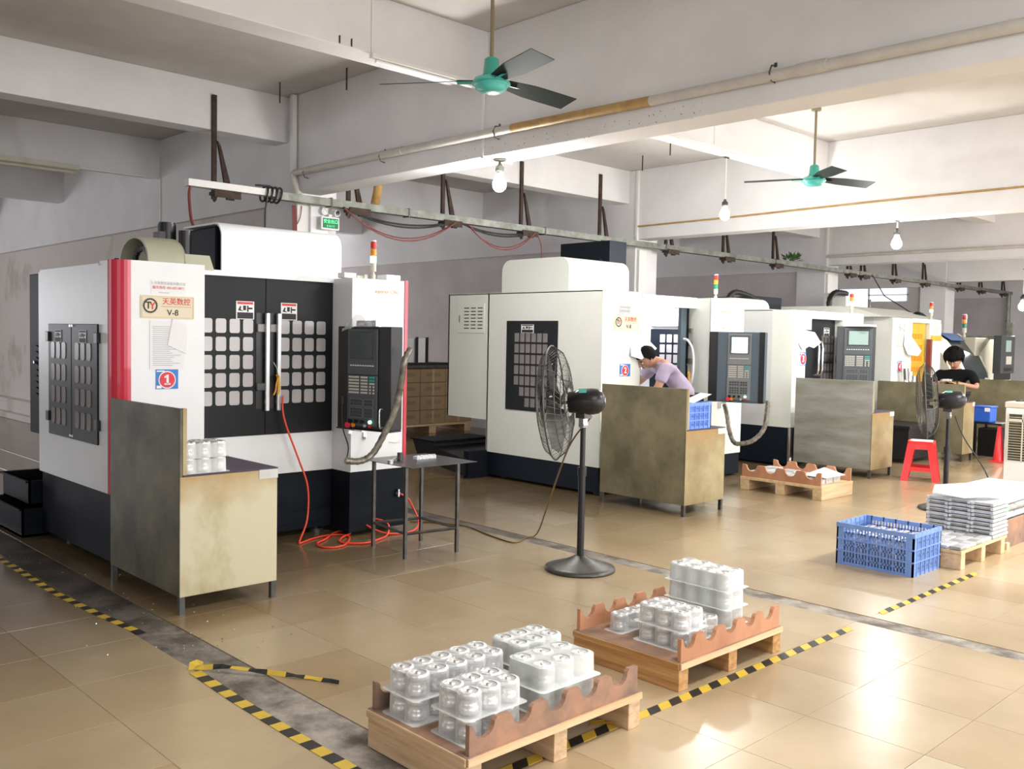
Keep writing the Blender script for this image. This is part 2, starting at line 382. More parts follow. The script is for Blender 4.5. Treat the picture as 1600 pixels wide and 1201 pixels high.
# fourth infill wall has a band of high windows
bx = BX[3]
mb = MB().box(bx+.07, bx+.22, COLY[1]-.02, 21, 0, 2.60).box(bx+.07, bx+.22, COLY[1]-.02, 9.5, 2.6, 2.93).box(bx+.07, bx+.22, 12.5, 21, 2.60, 2.93)
struct('wall_inner_4', mb, M['old_wall'])
w3 = struct('window_6', MB().box(bx+.12, bx+.14, 9.5, 12.5, 2.60, 2.915), M['window_glow'])
mb = MB()
for y in (9.5, 10.45, 11.45, 12.44): mb.box(bx+.08, bx+.12, y, y+.05, 2.60, 2.91)
mb.box(bx+.08, bx+.12, 9.5, 12.5, 2.74, 2.765)
part('window_frame', mb, M['conduit'], w3)
# ---- secondary beams (along x)
SB = [(-2.0, 3.58), (1.6, 3.58), (5.69, 3.58), (8.76, 3.53), (11.95, 3.53), (15.5, 3.53), (18.9, 3.53)]
segs = [(-6, BX[0])]+[(BX[i]+BW, BX[i+1]) for i in range(4)]+[(BX[4]+BW, 31)]
for y, z in SB:
    for a, b in segs:
        struct('trim_%d' % n, MB().box(a-.01, b+.01, y, y+.25, z, CEIL), M['plaster'], bevel=.006); n += 1
# ---- floor tiles: fields between the worn concrete strips
TS = .49
def ss(x, y):
    d = V((x, y, 0))-cam.location; z = d.dot(fw)
    return (800+FPX*d.dot(rt)/z, 600-FPX*d.dot(up)/z, z) if z > .5 else (-9999, 0, 99)
fields = [(-5.8, 1.90, 1.426-15*TS, .275), (2.12, 5.01, 2.10-.001, 1.905-14*TS), (5.16, 30.9, 5.16, 1.89-14*TS)]
cand = []
for x0, x1, ox, oy in fields:
    nx = int((x1-ox)/TS)+2
    for i in range(nx):
        a, b = max(ox+i*TS, x0), min(ox+(i+1)*TS, x1)
        if b-a < .04: continue
        for j in range(60):
            c = oy+(j if x0 > 0 else j-12)*TS
            if c > 20.9 or c < -5: continue
            cx, cy = (a+b)/2, c+TS/2
            sx, sy, z = ss(cx, cy)
            inv = -140 < sx < 1740 and sy < 1330 and z < 60
            cand.append((0 if inv else 1, z, a, b, c, c+TS))
cand.sort()
G = .0009
def tile_mb(a, b, c, d, mb, z1=0):
    e = .0008
    x0, x1, y0, y1 = a+G, b-G, c+G, d-G
    mb.add([(x0,y0,-.012),(x1,y0,-.012),(x1,y1,-.012),(x0,y1,-.012),(x0,y0,z1-.0015),(x1,y0,z1-.0015),(x1,y1,z1-.0015),(x0,y1,z1-.0015),
            (x0+e,y0+e,z1),(x1-e,y0+e,z1),(x1-e,y1-e,z1),(x0+e,y1-e,z1)],
           [(0,1,5,4),(1,2,6,5),(2,3,7,6),(3,0,4,7),(4,5,9,8),(5,6,10,9),(6,7,11,10),(7,4,8,11),(8,9,10,11)])
cache = {}
rest = MB()
rnd = random.Random(11)
for k, (o_, z, a, b, c, d) in enumerate(cand):
    mi = rnd.choices((0, 1, 2, 3), (5, 2.4, .8, 5))[0]
    if k < 300 and o_ == 0:
        key = (mi, round(b-a, 3))
        if key not in cache:
            m_ = MB(); tile_mb(-(b-a)/2, (b-a)/2, -TS/2, TS/2, m_); cache[key] = m_.mesh('tile', M['tile'][mi])
        o = bpy.data.objects.new('tile', cache[key]); C.objects.link(o); o.parent = fl; o.location = ((a+b)/2, (c+d)/2, 0)
    else:
        rest.cur = mi; tile_mb(a, b, c, d, rest)
o = part('tile_field', rest, M['tile'], fl); o['kind'] = 'stuff'
# the two worn strips, slightly lower than the tiles
part('expansion_strip', MB().box(1.903, 2.117, -5, 21, -.012, -.003), M['strip'], fl)
part('expansion_strip', MB().box(5.013, 5.157, -5, 21, -.012, -.003), M['strip'], fl)

# ================================================================== FLOOR TAPES
def tape(name, pts, wid, label, dash=.075, lean=.04, twist=None):
    path = [V(p) for p in pts]
    L = [0]
    for i in range(1, len(path)): L.append(L[-1]+(path[i]-path[i-1]).length)
    def at(s_):
        s_ = max(0, min(L[-1], s_))
        for i in range(1, len(path)):
            if s_ <= L[i]+1e-9:
                t = (s_-L[i-1])/max(1e-9, L[i]-L[i-1]); return path[i-1].lerp(path[i], t), (path[i]-path[i-1]).normalized()
        return path[-1], (path[-1]-path[-2]).normalized()
    n = max(2, int(round(L[-1]/dash))); mb = MB(); vs = []
    for q in range(2*n+1):
        p, d = at(L[-1]*q/(2*n)); nrm = V((-d.y, d.x, 0)).normalized(); tw = twist(q) if twist else 0
        off = nrm*wid/2*math.cos(tw)+V((0, 0, abs(math.sin(tw))*wid/2)); sh = d*lean/2
        for z0 in (.0025, .0008): vs += [p-off-sh+V((0,0,z0)), p+off+sh+V((0,0,z0))]
    for k in range(n):
        mb.cur = k % 2
        mb.add(vs[8*k:8*k+12], [(0,4,5,1),(4,8,9,5),(2,0,1,3)[::-1] if False else (2,6,4,0),(6,10,8,4),(1,5,7,3),(5,9,11,7)])
    return one(name, mb, [M['tape_y'], M['tape_k']], label, 'tape')
tape('hazard_tape', [(2.24, 2.37, 0), (2.92, 2.372, 0)], .05, 'black and yellow striped tape on the floor under the nearest pallet')
tape('hazard_tape', [(3.02, 2.362, 0), (4.86, 2.352, 0)], .05, 'long black and yellow floor tape along the front of the second pallet')
tape('hazard_tape', [(5.27, 2.372, 0), (6.72, 2.372, 0)], .045, 'black and yellow floor tape beside the blue crate on the right')
tape('hazard_tape', [(1.89, 4.02, .0), (1.875, 3.6, 0), (1.873, 3.1, 0), (1.88, 2.3, 0)], .055, 'black and yellow floor tape along the worn strip at bottom left', lean=.0)
tape('hazard_tape', [(1.84, 7.4, 0), (1.855, 6.6, .0), (1.85, 5.8, 0), (1.885, 5.2, .0), (1.93, 4.72, 0)], .045, 'dirty yellow and black tape peeling along the strip at far left', lean=.0)
# peeled loose end, curled up from the floor
def tw(q): return .5+.9*math.sin(q*.9)
tape('tape_strand', [(1.90, 4.04, .012), (1.98, 3.93, .03), (2.10, 3.77, .02), (2.24, 3.60, .006), (2.30, 3.47, .004)], .022, 'loose twisted strand of yellow tape lying across the worn strip', dash=.09, lean=0, twist=tw)
mb = MB(); mb.add([(1.875,4.06,.003),(1.93,4.03,.004),(1.945,4.055,.028),(1.925,4.08,.036),(1.89,4.08,.03)], [(0,1,2,3,4)])
one('tape_curl', mb, M['tape_y'], 'curled yellow tape end standing up on the grey strip', 'tape')
mb = MB(); mb.add([(2.80,2.43,.003),(2.835,2.455,.003),(2.95,2.39,.012),(2.97,2.355,.003),(2.90,2.345,.02)], [(0,1,2,3,4)])
one('tape_curl', mb, M['tape_y'], 'crumpled bit of tape end beside the right foot of the nearest pallet', 'tape')

# ================================================================== MACHINES
def panes(x0s, zs, wx, hz, r, parent, m, face='-y', plane=0, t=.004, label=None):
    """grid of single panes (children of a door or window)"""
    cache = None
    for x in x0s:
        for z in zs:
            mb = MB(); mb.prism(rrect(-wx/2, wx/2, -hz/2, hz/2, r, 3), 1, -t, 0)
            if cache is None:
                if face == '-x': mb.v = [V((p.y, -p.x, p.z)) for p in mb.v]
                cache = mb.mesh('pane', m)
            o = bpy.data.objects.new('window_pane', cache); C.objects.link(o); o.parent = parent
            g = V((x, plane, z)) if face == '-y' else V((plane, x, z))
            o.location = g-world_off(parent)
def sticker(x, z, w_, h, y, T, face='-y', dark=True):
    F = FACE[face]
    def q(name, mb, m, par): return part(name, place(mb, (x, y, z) if face == '-y' else (y, x, z), face), m, par)
    s_ = q('warning_sticker', MB().box(-w_/2, w_/2, -.002, 0, -h/2, h/2), M['sign_white'], T)
    if T.parent is not None: return s_
    q('print', MB().box(-w_*.44, w_*.44, -.003, -.002, -h*.46, -h*.12), M['ink'], s_)
    q('print', MB().box(-w_*.44, w_*.44, -.003, -.002, h*.33, h*.46), M['ink_red'] if dark else M['ink'], s_)
    q('pictogram', MB().prism([(-w_*.40,-h*.02),(-w_*.30,h*.22),(-w_*.22,h*.22),(-w_*.26,h*.05),(-w_*.10,-h*.05)], 1, -.003, -.002).box(-w_*.12,w_*.04,-.003,-.002,0,h*.26).box(w_*.1,w_*.18,-.003,-.002,-h*.08,h*.26).box(w_*.18,w_*.4,-.003,-.002,h*.06,h*.16), M['ink'], s_)
    return s_
def signal_lamp(T, x, y, z, lit, h=.24, r=.021):
    b = part('signal_lamp', MB().cyl((x,y,z),(x,y,z+h*.12),r*.75,12).cyl((x,y,z+h*.12),(x,y,z+h*.22),r*.45,12).cyl((x,y,z+h*.2),(x,y,z+h*.42),r*.95,14), M['beige'], T)
    for k, (nm, on) in enumerate((('green', lit), ('amber', 0), ('red', 0))):
        z0 = z+h*.42+k*h*.19
        part('lens', MB().cyl((x,y,z0+.003),(x,y,z0+h*.18),r,14), M['green_lit'] if on else M[{'green':'green_dim','amber':'amber','red':'red_lens'}[nm]], b)
    part('cap', MB().cyl((x,y,z+h*.99),(x,y,z+h*1.03),r*.9,14), M['sign_white'], b)
def maker_sign(T, x, z, y, w_=.36, h=.15, simple=False):
    """cream name plate: gear emblem with TY, four characters, V-8"""
    s_ = part('name_plate', MB().prism(rrect(x-w_/2, x+w_/2, z-h/2, z+h/2, .008), 1, y-.006, y), M['label_cream'], T)
    yy = y-.006
    n_ = 26; R = h*.30; cx, cz = x-w_*.325, z+h*.05
    pts = []
    for k in range(n_*4):
        a = 2*PI*k/(n_*4); r_ = R*(1.13 if k % 4 in (0, 1) else 1.0); pts.append((cx+r_*math.cos(a), cz+r_*math.sin(a)))
    ins = [(cx+R*.82*math.cos(2*PI*k/(n_*4)), cz+R*.82*math.sin(2*PI*k/(n_*4))) for k in range(n_*4)]
    mb = MB(); N_ = n_*4
    mb.add([(a, yy-.0015, b) for a, b in pts]+[(a, yy-.0015, b) for a, b in ins], [(k,(k+1)%N_,N_+(k+1)%N_,N_+k) for k in range(N_)])
    part('emblem', mb, M['ink'], s_)
    lettering('T', h*.42, (cx-R*.28, yy-.0015, cz), s_, M['ink'], bold=.02); lettering('Y', h*.42, (cx+R*.32, yy-.0015, cz-h*.02), s_, M['ink_red'], bold=.02)
    lettering('天英数控', h*.32, (x+w_*.16, yy-.0015, z+h*.24), s_, M['ink_red'], bold=.004)
    part('rule', MB().box(x-w_*.12, x+w_*.44, yy-.0015, yy, z+.003, z+.006), M['label_edge'], s_)
    lettering('V-8', h*.36, (x+w_*.09, yy-.0015, z-h*.24), s_, M['ink'], bold=.008)
    mb = MB()
    for a, b, c, d in ((-.5,.5,.49,.5),(-.5,.5,-.5,-.49),(-.5,-.494,-.5,.5),(.494,.5,-.5,.5)): mb.box(x+a*w_*.96, x+b*w_*.96, yy-.001, yy, z+c*h*.9, z+d*h*.9)
    part('border', mb, M['label_edge'], s_)
def number_sign(T, x, z, y, num, w_=.15, h=.128):
    s_ = part('number_sign', MB().box(x-w_/2, x+w_/2, y-.004, y, z-h/2, z+h/2), M['sign_blue'], T)
    disc((x, y-.004, z-.004), h*.455, M['sign_white'], s_, 'ring', t=.0015); disc((x, y-.0055, z-.004), h*.40, M['sign_red'], s_, 'disc', t=.0015)
    if num == '1':
        u = h*.25
        part('numeral', MB().prism([(x-u*.22,z-u*.95),(x+u*.26,z-u*.95),(x+u*.26,z+u*.95),(x-u*.10,z+u*.95),(x-u*.62,z+u*.58),(x-u*.62,z+u*.22),(x-u*.22,z+u*.42)], 1, y-.009, y-.0072).box(x-u*.62, x+u*.66, y-.009, y-.0072, z-u*1.12, z-u*.80), M['sign_white'], s_)
    else: lettering(num, h*.68, (x, y-.0085, z-.004), s_, M['sign_white'], name='numeral', bold=.03)
    part('print', MB().box(x-w_*.47, x-w_*.12, y-.005, y-.004, z+h*.38, z+h*.45).box(x-w_*.47, x-w_*.25, y-.005, y-.004, z-h*.46, z-h*.32), M['sign_white'], s_)
def doc_sheet(T, x0, x1, z0, z1, y, rows=16, m='paper'):
    s_ = part('notice_sheet', MB().box(x0, x1, y-.002, y, z0, z1), M[m], T)
    mb = MB(); r_ = random.Random(rows)
    for k in range(rows):
        zz = z1-.035-(z1-z0-.05)*k/rows; mb.box(x0+.02, x0+.02+(x1-x0-.04)*r_.uniform(.55, 1), y-.0028, y-.002, zz-.0035, zz)
    part('print', mb, M['print'], s_); return s_
def pendant(T, loc, rz, W=.50, H=.76, D=.13, face_x=(.11, .40), body='black', face='panel_grey', screen='screen_off', light=False, detail=True):
    """operator panel; local x right, -y towards the operator"""
    F = Matrix.Rotation(rz, 4, 'Z'); F4 = F
    def P(name, mb, m, par, bevel=0): return part(name, place(mb, loc, F), m, par, bevel)
    box = P('operator_panel', MB().box(-W/2, W/2, 0, D, -H, 0).box(-W/2-.01, W/2, -.004, D, -H-.012, -H), M[body], T, .006)
    a, b = -W/2+face_x[0], -W/2+face_x[1]; fwid = b-a
    y = -.012
    P('face_plate', MB().box(a, b, y, 0, -H*.47, -.02).box(a, b, y, 0, -H+.02, -H*.475), M[face], box, .004)
    sx0, sx1, sz1, sz0 = a+fwid*.17, b-fwid*.15, -H*.075, -H*.30
    P('screen_bezel', MB().box(sx0-.018, sx1+.018, y-.006, y, sz0-.012, sz1+.02), M['key_dark'] if not light else M['panel_grey'], box, .003)
    P('screen', MB().box(sx0, sx1, y-.008, y-.002, sz0, sz1), M[screen], box)
    if screen == 'screen_lit':
        P('screen_row', MB().box(sx0, sx1, y-.009, y-.008, sz0, sz0+(sz1-sz0)*.20), M['screen_white'], box)
        P('screen_row', MB().box(sx0, sx1, y-.009, y-.008, sz0+(sz1-sz0)*.52, sz0+(sz1-sz0)*.58), M['screen_green'], box)
        P('screen_row', MB().box(sx0+.02, sx1-.03, y-.009, y-.008, sz0+(sz1-sz0)*.72, sz0+(sz1-sz0)*.76), M['sign_white'], box)
    mb = MB()
    for k in range(10):
        xx = a+fwid*(.10+.082*k); mb.box(xx, xx+fwid*.05, y-.004, y, -H*.385, -H*.375)
    P('soft_keys', mb, M['sign_white'], box)['kind'] = 'stuff'
    mk, mt = MB(), MB()
    for r in range(6):
        zz = -H*.485-r*H*.030
        for k in range(15):
            if k in (6, 11): continue
            if k >= 11 and r >= 3 and k % 2: continue
            xx = a+fwid*(.06+.058*k); (mt if (k > 11 and r < 2) else mk).box(xx, xx+fwid*.045, y-.005, y, zz-H*.018, zz)
    P('keypad', mk, M['key'], box)['kind'] = 'stuff'; P('keypad', mt, M['key_teal'], box)['kind'] = 'stuff'
    mf, mkk = MB(), MB()
    for (fx0, fx1, fz1, fz0, cs, rs) in ((.10,.53,-.705,-.775,4,2),(.57,.88,-.705,-.775,3,2),(.10,.53,-.790,-.890,4,3),(.57,.88,-.790,-.890,3,3)):
        x0, x1, z1, z0 = a+fwid*fx0, a+fwid*fx1, H*fz1, H*fz0
        for q in ((x0,x1,z1-.003,z1),(x0,x1,z0,z0+.003),(x0,x0+.003,z0,z1),(x1-.003,x1,z0,z1)): mf.box(q[0], q[1], y-.003, y, q[2], q[3])
        for c_ in range(cs):
            for r in range(rs):
                xx = x0+(x1-x0)*(c_+.5)/cs; zz = z0+(z1-z0)*(r+.5)/rs; mkk.box(xx-.009, xx+.009, y-.005, y, zz-.008, zz+.008)
    P('key_frame', mf, M['panel_light'], box); P('mode_keys', mkk, M['key_dark'], box)['kind'] = 'stuff'
    zz = -H*.925
    for k in range(3):
        xx = a+fwid*(.14+.20*k); P('rotary_knob', MB().cyl((xx,y,zz),(xx,y-.022,zz),.013,12).box(xx-.004,xx+.004,y-.030,y-.02,zz-.016,zz+.016), M['black'], box)
    P('start_button', MB().cyl((a+fwid*.80,y,zz),(a+fwid*.80,y-.014,zz),.013,14), M['green_lit'], box)
    zz = -H*.965
    P('emergency_stop', MB().cyl((a+fwid*.10,y,zz),(a+fwid*.10,y-.018,zz),.011,14).cyl((a+fwid*.10,y-.018,zz),(a+fwid*.10,y-.034,zz),.021,16), M['sign_red'], box)
    P('dial', MB().cyl((a+fwid*.23,y,zz),(a+fwid*.23,y-.012,zz),.016,14), M['amber'], box)
    P('button', MB().cyl((a+fwid*.80,y,zz),(a+fwid*.80,y-.012,zz),.012,12), M['red_lens'], box)
    P('button', MB().cyl((a+fwid*.62,y,zz),(a+fwid*.62,y-.012,zz),.010,12), M['key'], box)
    if light:
        P('side_strip', MB().box(-W/2, -W/2+face_x[0]*.45, -.006, 0, -H, 0), M['black'], box); P('side_strip', MB().box(W/2-.055, W/2+.002, -.006, 0, -H-.01, .0), M['black'], box)
    return box
# ------------------------------------------------------------------ machine 1 (white, red corner trims, doors shut)
T = thing('milling_machine', 'nearest white machine with red corner trims, closed black double doors and sign numbered 1', 'machine', (3.43, 6.7, 0), 'row of milling machines')
part('base', MB().box(2.30, 4.57, 6.27, 7.45, .05, .505).box(2.285, 2.88, 6.015, 6.30, .06, .505).box(4.06, 4.585, 6.01, 6.30, .03, .505), M['charcoal'], T, .006)
part('base_rail', MB().box(2.88, 4.06, 6.262, 6.30, .10, .20), M['charcoal'], T, .004)
for x, y in ((3.02, 6.36), (3.55, 6.36), (3.98, 6.36), (2.45, 7.2), (4.4, 7.2)):
    part('foot', MB().cyl((x, y, 0), (x, y, .03), .06, 14).cyl((x, y, .03), (x, y, .11), .025, 10), M['dark_steel'], T)
part('side_panel', MB().box(2.28, 2.30, 6.10, 7.45, .50, 1.97), M['white'], T)
part('rear_panel', MB().box(2.30, 4.57, 7.43, 7.45, .50, 1.97).box(4.55, 4.57, 6.30, 7.45, .5, 1.97), M['white'], T)
part('roof_panel', MB().box(2.29, 4.57, 6.30, 7.45, 1.955, 1.985), M['white'], T)
part('left_pod', MB().prism([(2.38,6.0),(2.88,6.0),(2.88,6.30),(2.30,6.30),(2.30,6.10),(2.38,6.10)], 2, .50, 2.0), M['white'], T, .003)
q = [(2.385, 6.10), (2.385, 5.998)]+[(2.385-.107*math.sin(a), 6.104-.106*math.cos(a)) for a in [PI/2*k/8 for k in range(9)]]
part('corner_trim', MB().prism(q, 2, .50, 2.0, False), M['red'], T, label='red corner trim')
part('right_pod', MB().prism([(4.06,6.0),(4.555,6.0),(4.555,6.30),(4.06,6.30)], 2, .50, 1.985), M['white'], T, .004)
part('edge_trim', MB().box(4.555, 4.588, 5.995, 6.07, .50, 1.99), M['red'], T, .003, label='red edge trim')
part('front_apron', MB().box(2.88, 4.06, 6.25, 6.30, .50, .80), M['white'], T, .003)
part('lintel', MB().box(2.88, 4.06, 6.245, 6.32, 1.952, 1.992), M['white'], T, .003)
for nm, a, b, hx, xs_ in (('left', 2.88, 3.479, 3.478, [2.917, 3.022, 3.127, 3.233, 3.338]), ('right', 3.482, 4.06, 3.572, [3.6375, 3.743, 3.848, 3.953])):
    d = part('door', MB().box(a, b, 6.262, 6.29, .80, 1.952), M['door'], T, .004)
    panes(xs_, [1.60-.13*k for k in range(5)], .080, .102, .016, d, M['pane'], '-y', 6.262, .003)
    part('handle', MB().box(hx-.015, hx+.013, 6.215, 6.240, .98, 1.70).box(hx-.006, hx+.006, 6.240, 6.262, 1.03, 1.06).box(hx-.006, hx+.006, 6.240, 6.262, 1.62, 1.65), M['handle'], d, .004, label='silver bar handle')
    x1 = 3.402 if nm == 'left' else 3.502
    part('handle_recess', MB().box(x1, x1+.050, 6.2585, 6.262, .995, 1.70), M['black'], d)
    part('latch', MB().box(x1+.005, x1+.065, 6.240, 6.262, 1.56, 1.62), M['pane_dim'], d, .004)
part('door_stop', MB().box(3.40, 3.47, 6.235, 6.262, 1.13, 1.185), M['panel_grey'], T, .006)
sticker(3.314, 1.715, .142, .130, 6.261, T); sticker(3.672, 1.717, .136, .128, 6.261, T)
# side service doors
for y0, y1 in ((6.735, 7.20), (6.257, 6.725)):
    d = part('side_door', MB().box(2.268, 2.281, y0, y1, .80, 1.59), M['door'], T, .003)
    yc = (y0+y1)/2+.02
    panes([yc-.11, yc, yc+.11], [1.405-.155*k for k in range(4)], .075, .115, .020, d, M['pane_dim'], '-x', 2.268, .003)
    for z in (1.50, .93):
        yh = y1 if y0 > 6.5 else y0
        part('hinge', MB().box(2.255, 2.281, yh-.03, yh+.03, z-.035, z+.035), M['black'], d, .004)
    part('latch', MB().box(2.262, 2.268, (6.73 if y0 > 6.5 else 6.69), (6.76 if y0 > 6.5 else 6.72), 1.57, 1.585).box(2.262, 2.268, (6.73 if y0 > 6.5 else 6.69), (6.76 if y0 > 6.5 else 6.72), .815, .83), M['steel'], d)
    sticker(yc, 1.505, .13, .085, 2.267, T, '-x', dark=False)
cab = part('electric_cabinet', MB().box(2.31, 4.2, 7.45, 7.76, .76, 1.965), M['charcoal'], T, .006)
for z in [1.05+.045*k for k in range(9)]:
    part('louvre', MB().prism([(7.50,z),(7.58,z),(7.58,z+.02)], 0, 2.296, 2.31), M['charcoal'], cab)
part('knob', MB().cyl((2.31,7.62,1.30),(2.295,7.62,1.30),.012,10), M['steel'], cab)
# spindle cover, magazine, motors on the roof
def cover_prof(y0, y1, z0, z1, rf, rb, n=7):
    p = [(y0, z0)]
    p += [(y0+rf-rf*math.cos(PI/2*k/n), z1-rf+rf*math.sin(PI/2*k/n)) for k in range(n+1)]
    if rb: p += [(y1-rb+rb*math.sin(PI/2*k/n), z1-rb+rb*math.cos(PI/2*k/n)) for k in range(n+1)]
    else: p += [(y1, z1)]
    return p+[(y1, z0)]
outer = cover_prof(6.70, 7.36, 1.985, 2.395, .12, 0); inner = cover_prof(6.715, 7.36, 1.985, 2.38, .105, 0)
mb = MB(); k_ = len(outer)
for side in (outer, inner): pass
for x0, x1 in ((3.35, 4.42),):
    vs = [(x0, a, b) for a, b in outer]+[(x1, a, b) for a, b in outer]+[(x0, a, b) for a, b in inner]+[(x1, a, b) for a, b in inner]
    mb.add(vs, [(i, i+1, k_+i+1, k_+i)[::-1] for i in range(k_-2)], True); mb.add(vs, [(2*k_+i, 2*k_+i+1, 3*k_+i+1, 3*k_+i) for i in range(k_-2)], True)
    mb.add(vs, [(i, i+1, 2*k_+i+1, 2*k_+i) for i in range(k_-2)]+[(k_+i, k_+i+1, 3*k_+i+1, 3*k_+i)[::-1] for i in range(k_-2)])
part('spindle_cover', mb, M['white'], T)
part('spindle_head', MB().box(3.37, 4.38, 6.84, 7.36, 1.985, 2.365).prism([(7.30,1.985),(7.52,1.985),(7.52,2.30),(7.42,2.30),(7.36,2.36),(7.30,2.365)], 0, 3.38, 4.3), M['charcoal'], T, .01)
pr = [(6.08,1.985)]+[(6.325-.245*math.cos(PI*k/14), 2.02+.165*math.sin(PI*k/14)) for k in range(15)]+[(6.57,1.985)]
ip = [(6.10,1.985)]+[(6.325-.225*math.cos(PI*k/14), 2.02+.15*math.sin(PI*k/14)) for k in range(15)]+[(6.55,1.985)]
mb = MB(); k_ = len(pr)
vs = [(2.53,a,b) for a,b in pr]+[(2.78,a,b) for a,b in pr]+[(2.53,a,b) for a,b in ip]+[(2.78,a,b) for a,b in ip]
mb.add(vs, [(i,i+1,k_+i+1,k_+i)[::-1] for i in range(k_-1)], True); mb.add(vs, [(2*k_+i,2*k_+i+1,3*k_+i+1,3*k_+i) for i in range(k_-1)], True)
mb.add(vs, [(i,i+1,2*k_+i+1,2*k_+i) for i in range(k_-1)])
mb.prism(pr, 0, 2.775, 2.785)
part('magazine_hood', mb, M['mag'], T)
mgz = part('tool_magazine', MB().cyl((2.60,6.325,2.0),(2.77,6.325,2.0),.10,20), M['mag'], T)
for k in range(9):
    a = math.radians(10+20*k); part('tool_holder', MB().cyl((2.58,6.325-.125*math.cos(a),1.995+.115*math.sin(a)),(2.66,6.325-.125*math.cos(a),1.995+.115*math.sin(a)),.022,8), M['black'], mgz)
part('magazine_cover', MB().prism([(2.76,1.985),(2.76,2.085),(3.03,2.085),(3.065,1.985)], 1, 6.24, 6.56), M['mag'], T, .004)
part('spindle_motor', MB().cyl((3.055,7.0,1.985),(3.055,7.0,2.36),.067,22).cyl((3.055,7.0,2.35),(3.055,7.0,2.375),.060,22).box(2.975,3.02,6.94,7.06,2.10,2.30), M['black'], T)
mm = part('feed_motor', MB().cyl((3.135,6.86,2.06),(3.135,6.86,2.31),.046,18), M['black'], T)
part('motor_band', MB().cyl((3.135,6.86,1.985),(3.135,6.86,2.07),.047,18), M['sign_white'], mm)
# writing on the front
s_ = part('service_label', MB().box(2.513, 2.748, 5.998, 6.0, 1.79, 1.885), M['sign_white'], T)
lettering('E 天英数控设备有限公司', .021, (2.63, 5.9975, 1.862), s_, M['print']); lettering('服务热线 400-602-0871', .0235, (2.63, 5.9975, 1.834), s_, M['ink_red'], sx=.92); lettering('www.cnc.com', .012, (2.60, 5.9975, 1.803), s_, M['print'])
maker_sign(T, 2.624, 1.708, 6.0)
doc_sheet(T, 2.505, 2.735, 1.303, 1.618, 5.999, 20)
sh = part('taped_sheet', MB().prism([(2.622,1.462),(2.748,1.405),(2.756,1.60),(2.655,1.632)], 1, 5.993, 5.9955), M['paper'], T)
number_sign(T, 2.62, 1.238, 6.0, '1')
part('gold_lettering', place(text_mb('superior CNC', .042), (4.385, 5.999, 1.893), '-y', .95), M['gold'], T)
signal_lamp(T, 4.285, 6.05, 1.99, True, .29, .024)
part('terminal_box', MB().box(4.02, 4.13, 6.05, 6.14, 1.985, 2.025), M['sign_white'], T, .005); part('terminal_box', MB().box(4.40, 4.535, 6.03, 6.16, 1.985, 2.03), M['sign_white'], T, .005)
part('cable_gland', MB().cyl((4.15,6.08,2.0),(4.24,6.08,2.0),.014,8).box(4.21,4.24,6.06,6.1,1.985,2.02), M['beige'], T)
PA1 = math.radians(-77)
pendant(T, (3.985, 5.73, 1.615), PA1, W=.52, H=.755)
part('panel_arm', MB().cyl((4.06,5.83,.84),(4.06,6.0,.84),.018,10).box(4.03,4.06,5.98,6.0,.80,.86), M['steel'], T)
part('panel_bracket', MB().box(3.96,3.99,5.55,5.60,1.615,1.66).box(4.03,4.06,5.62,5.90,1.61,1.66), M['steel'], T, .003)
part('panel_grip', MB().tube(smooth_path([(3.99,5.50,1.02),(3.965,5.495,1.02),(3.96,5.495,.98),(3.965,5.495,.89),(3.99,5.50,.89)]), .006, 8), M['steel'], T)
# crumpled wrap left on the panel's top edge
mb = MB(); r_ = random.Random(3); vs = []
for i in range(9):
    for j in range(5):
        t = i/8; vs.append((3.94+.012*r_.uniform(-1,1)-.03*j/4, 5.90-.30*t, 1.615+.012+.065*math.sin(PI*t)*(1-j/4)-.02*(j/4)*t*0-.055*(j/4)*(1-t)+.014*r_.random()))
mb.add(vs, [(i*5+j,(i+1)*5+j,(i+1)*5+j+1,i*5+j+1) for i in range(8) for j in range(4)], True)
part('plastic_wrap', mb, M['bag'], T, label='crumpled clear plastic wrap on the panel')
c1 = smooth_path([(4.16,5.40,1.46),(4.10,5.39,1.37),(4.09,5.41,1.22),(4.06,5.44,1.02),(4.0,5.49,.84),(3.93,5.53,.70),(3.83,5.54,.655),(3.72,5.56,.665)], 6)
part('corrugated_sleeve', MB().tube(c1, [.022+.0035*(k % 2) for k in range(len(c1))], 10), M['corr'], T, label='corrugated grey cable sleeve')
part('panel_cable', MB().tube(smooth_path([(3.90,5.88,1.06),(3.885,5.86,.99),(3.87,5.82,.86),(3.85,5.72,.74),(3.74,5.58,.665)]), .005, 6).cyl((3.905,5.885,1.04),(3.90,5.88,1.10),.012,8), M['cable_black'], T)
part('cabinet_lock', MB().box(4.17,4.20,5.99,6.0,.765,.80).cyl((4.185,5.985,.745),(4.185,5.985,.77),.013,10), M['steel'], T)
part('wire_clip', MB().tube([(4.42,6.0,.715),(4.48,5.985,.705),(4.52,5.985,.712),(4.53,6.0,.72)], .005, 6), M['conduit'], T)

# chip bins behind machine 1
for z, y0, y1, x0, lb in ((.225, 7.50, 8.13, 2.22, 'upper black chip bin behind the nearest machine'), (.0, 7.46, 8.22, 2.16, 'lower black chip tray on the floor behind the nearest machine')):
    b = thing('chip_bin', lb, 'bin', (2.7, 7.85, z))
    h = .19 if z else .215
    mb = MB().box(x0, 3.2, y0, y1, z+.005, z+.02).box(x0, x0+.015, y0, y1, z+.005, z+h).box(3.185, 3.2, y0, y1, z+.005, z+h).box(x0, 3.2, y0, y0+.015, z+.005, z+h).box(x0, 3.2, y1-.015, y1, z+.005, z+h)
    part('shell', mb, M['charcoal'], b); part('rim', MB().box(x0-.02, x0+.015, y0-.0, y1+.02, z+h-.012, z+h).box(x0-.02, 3.2, y1, y1+.03, z+h-.012, z+h), M['charcoal'], b)

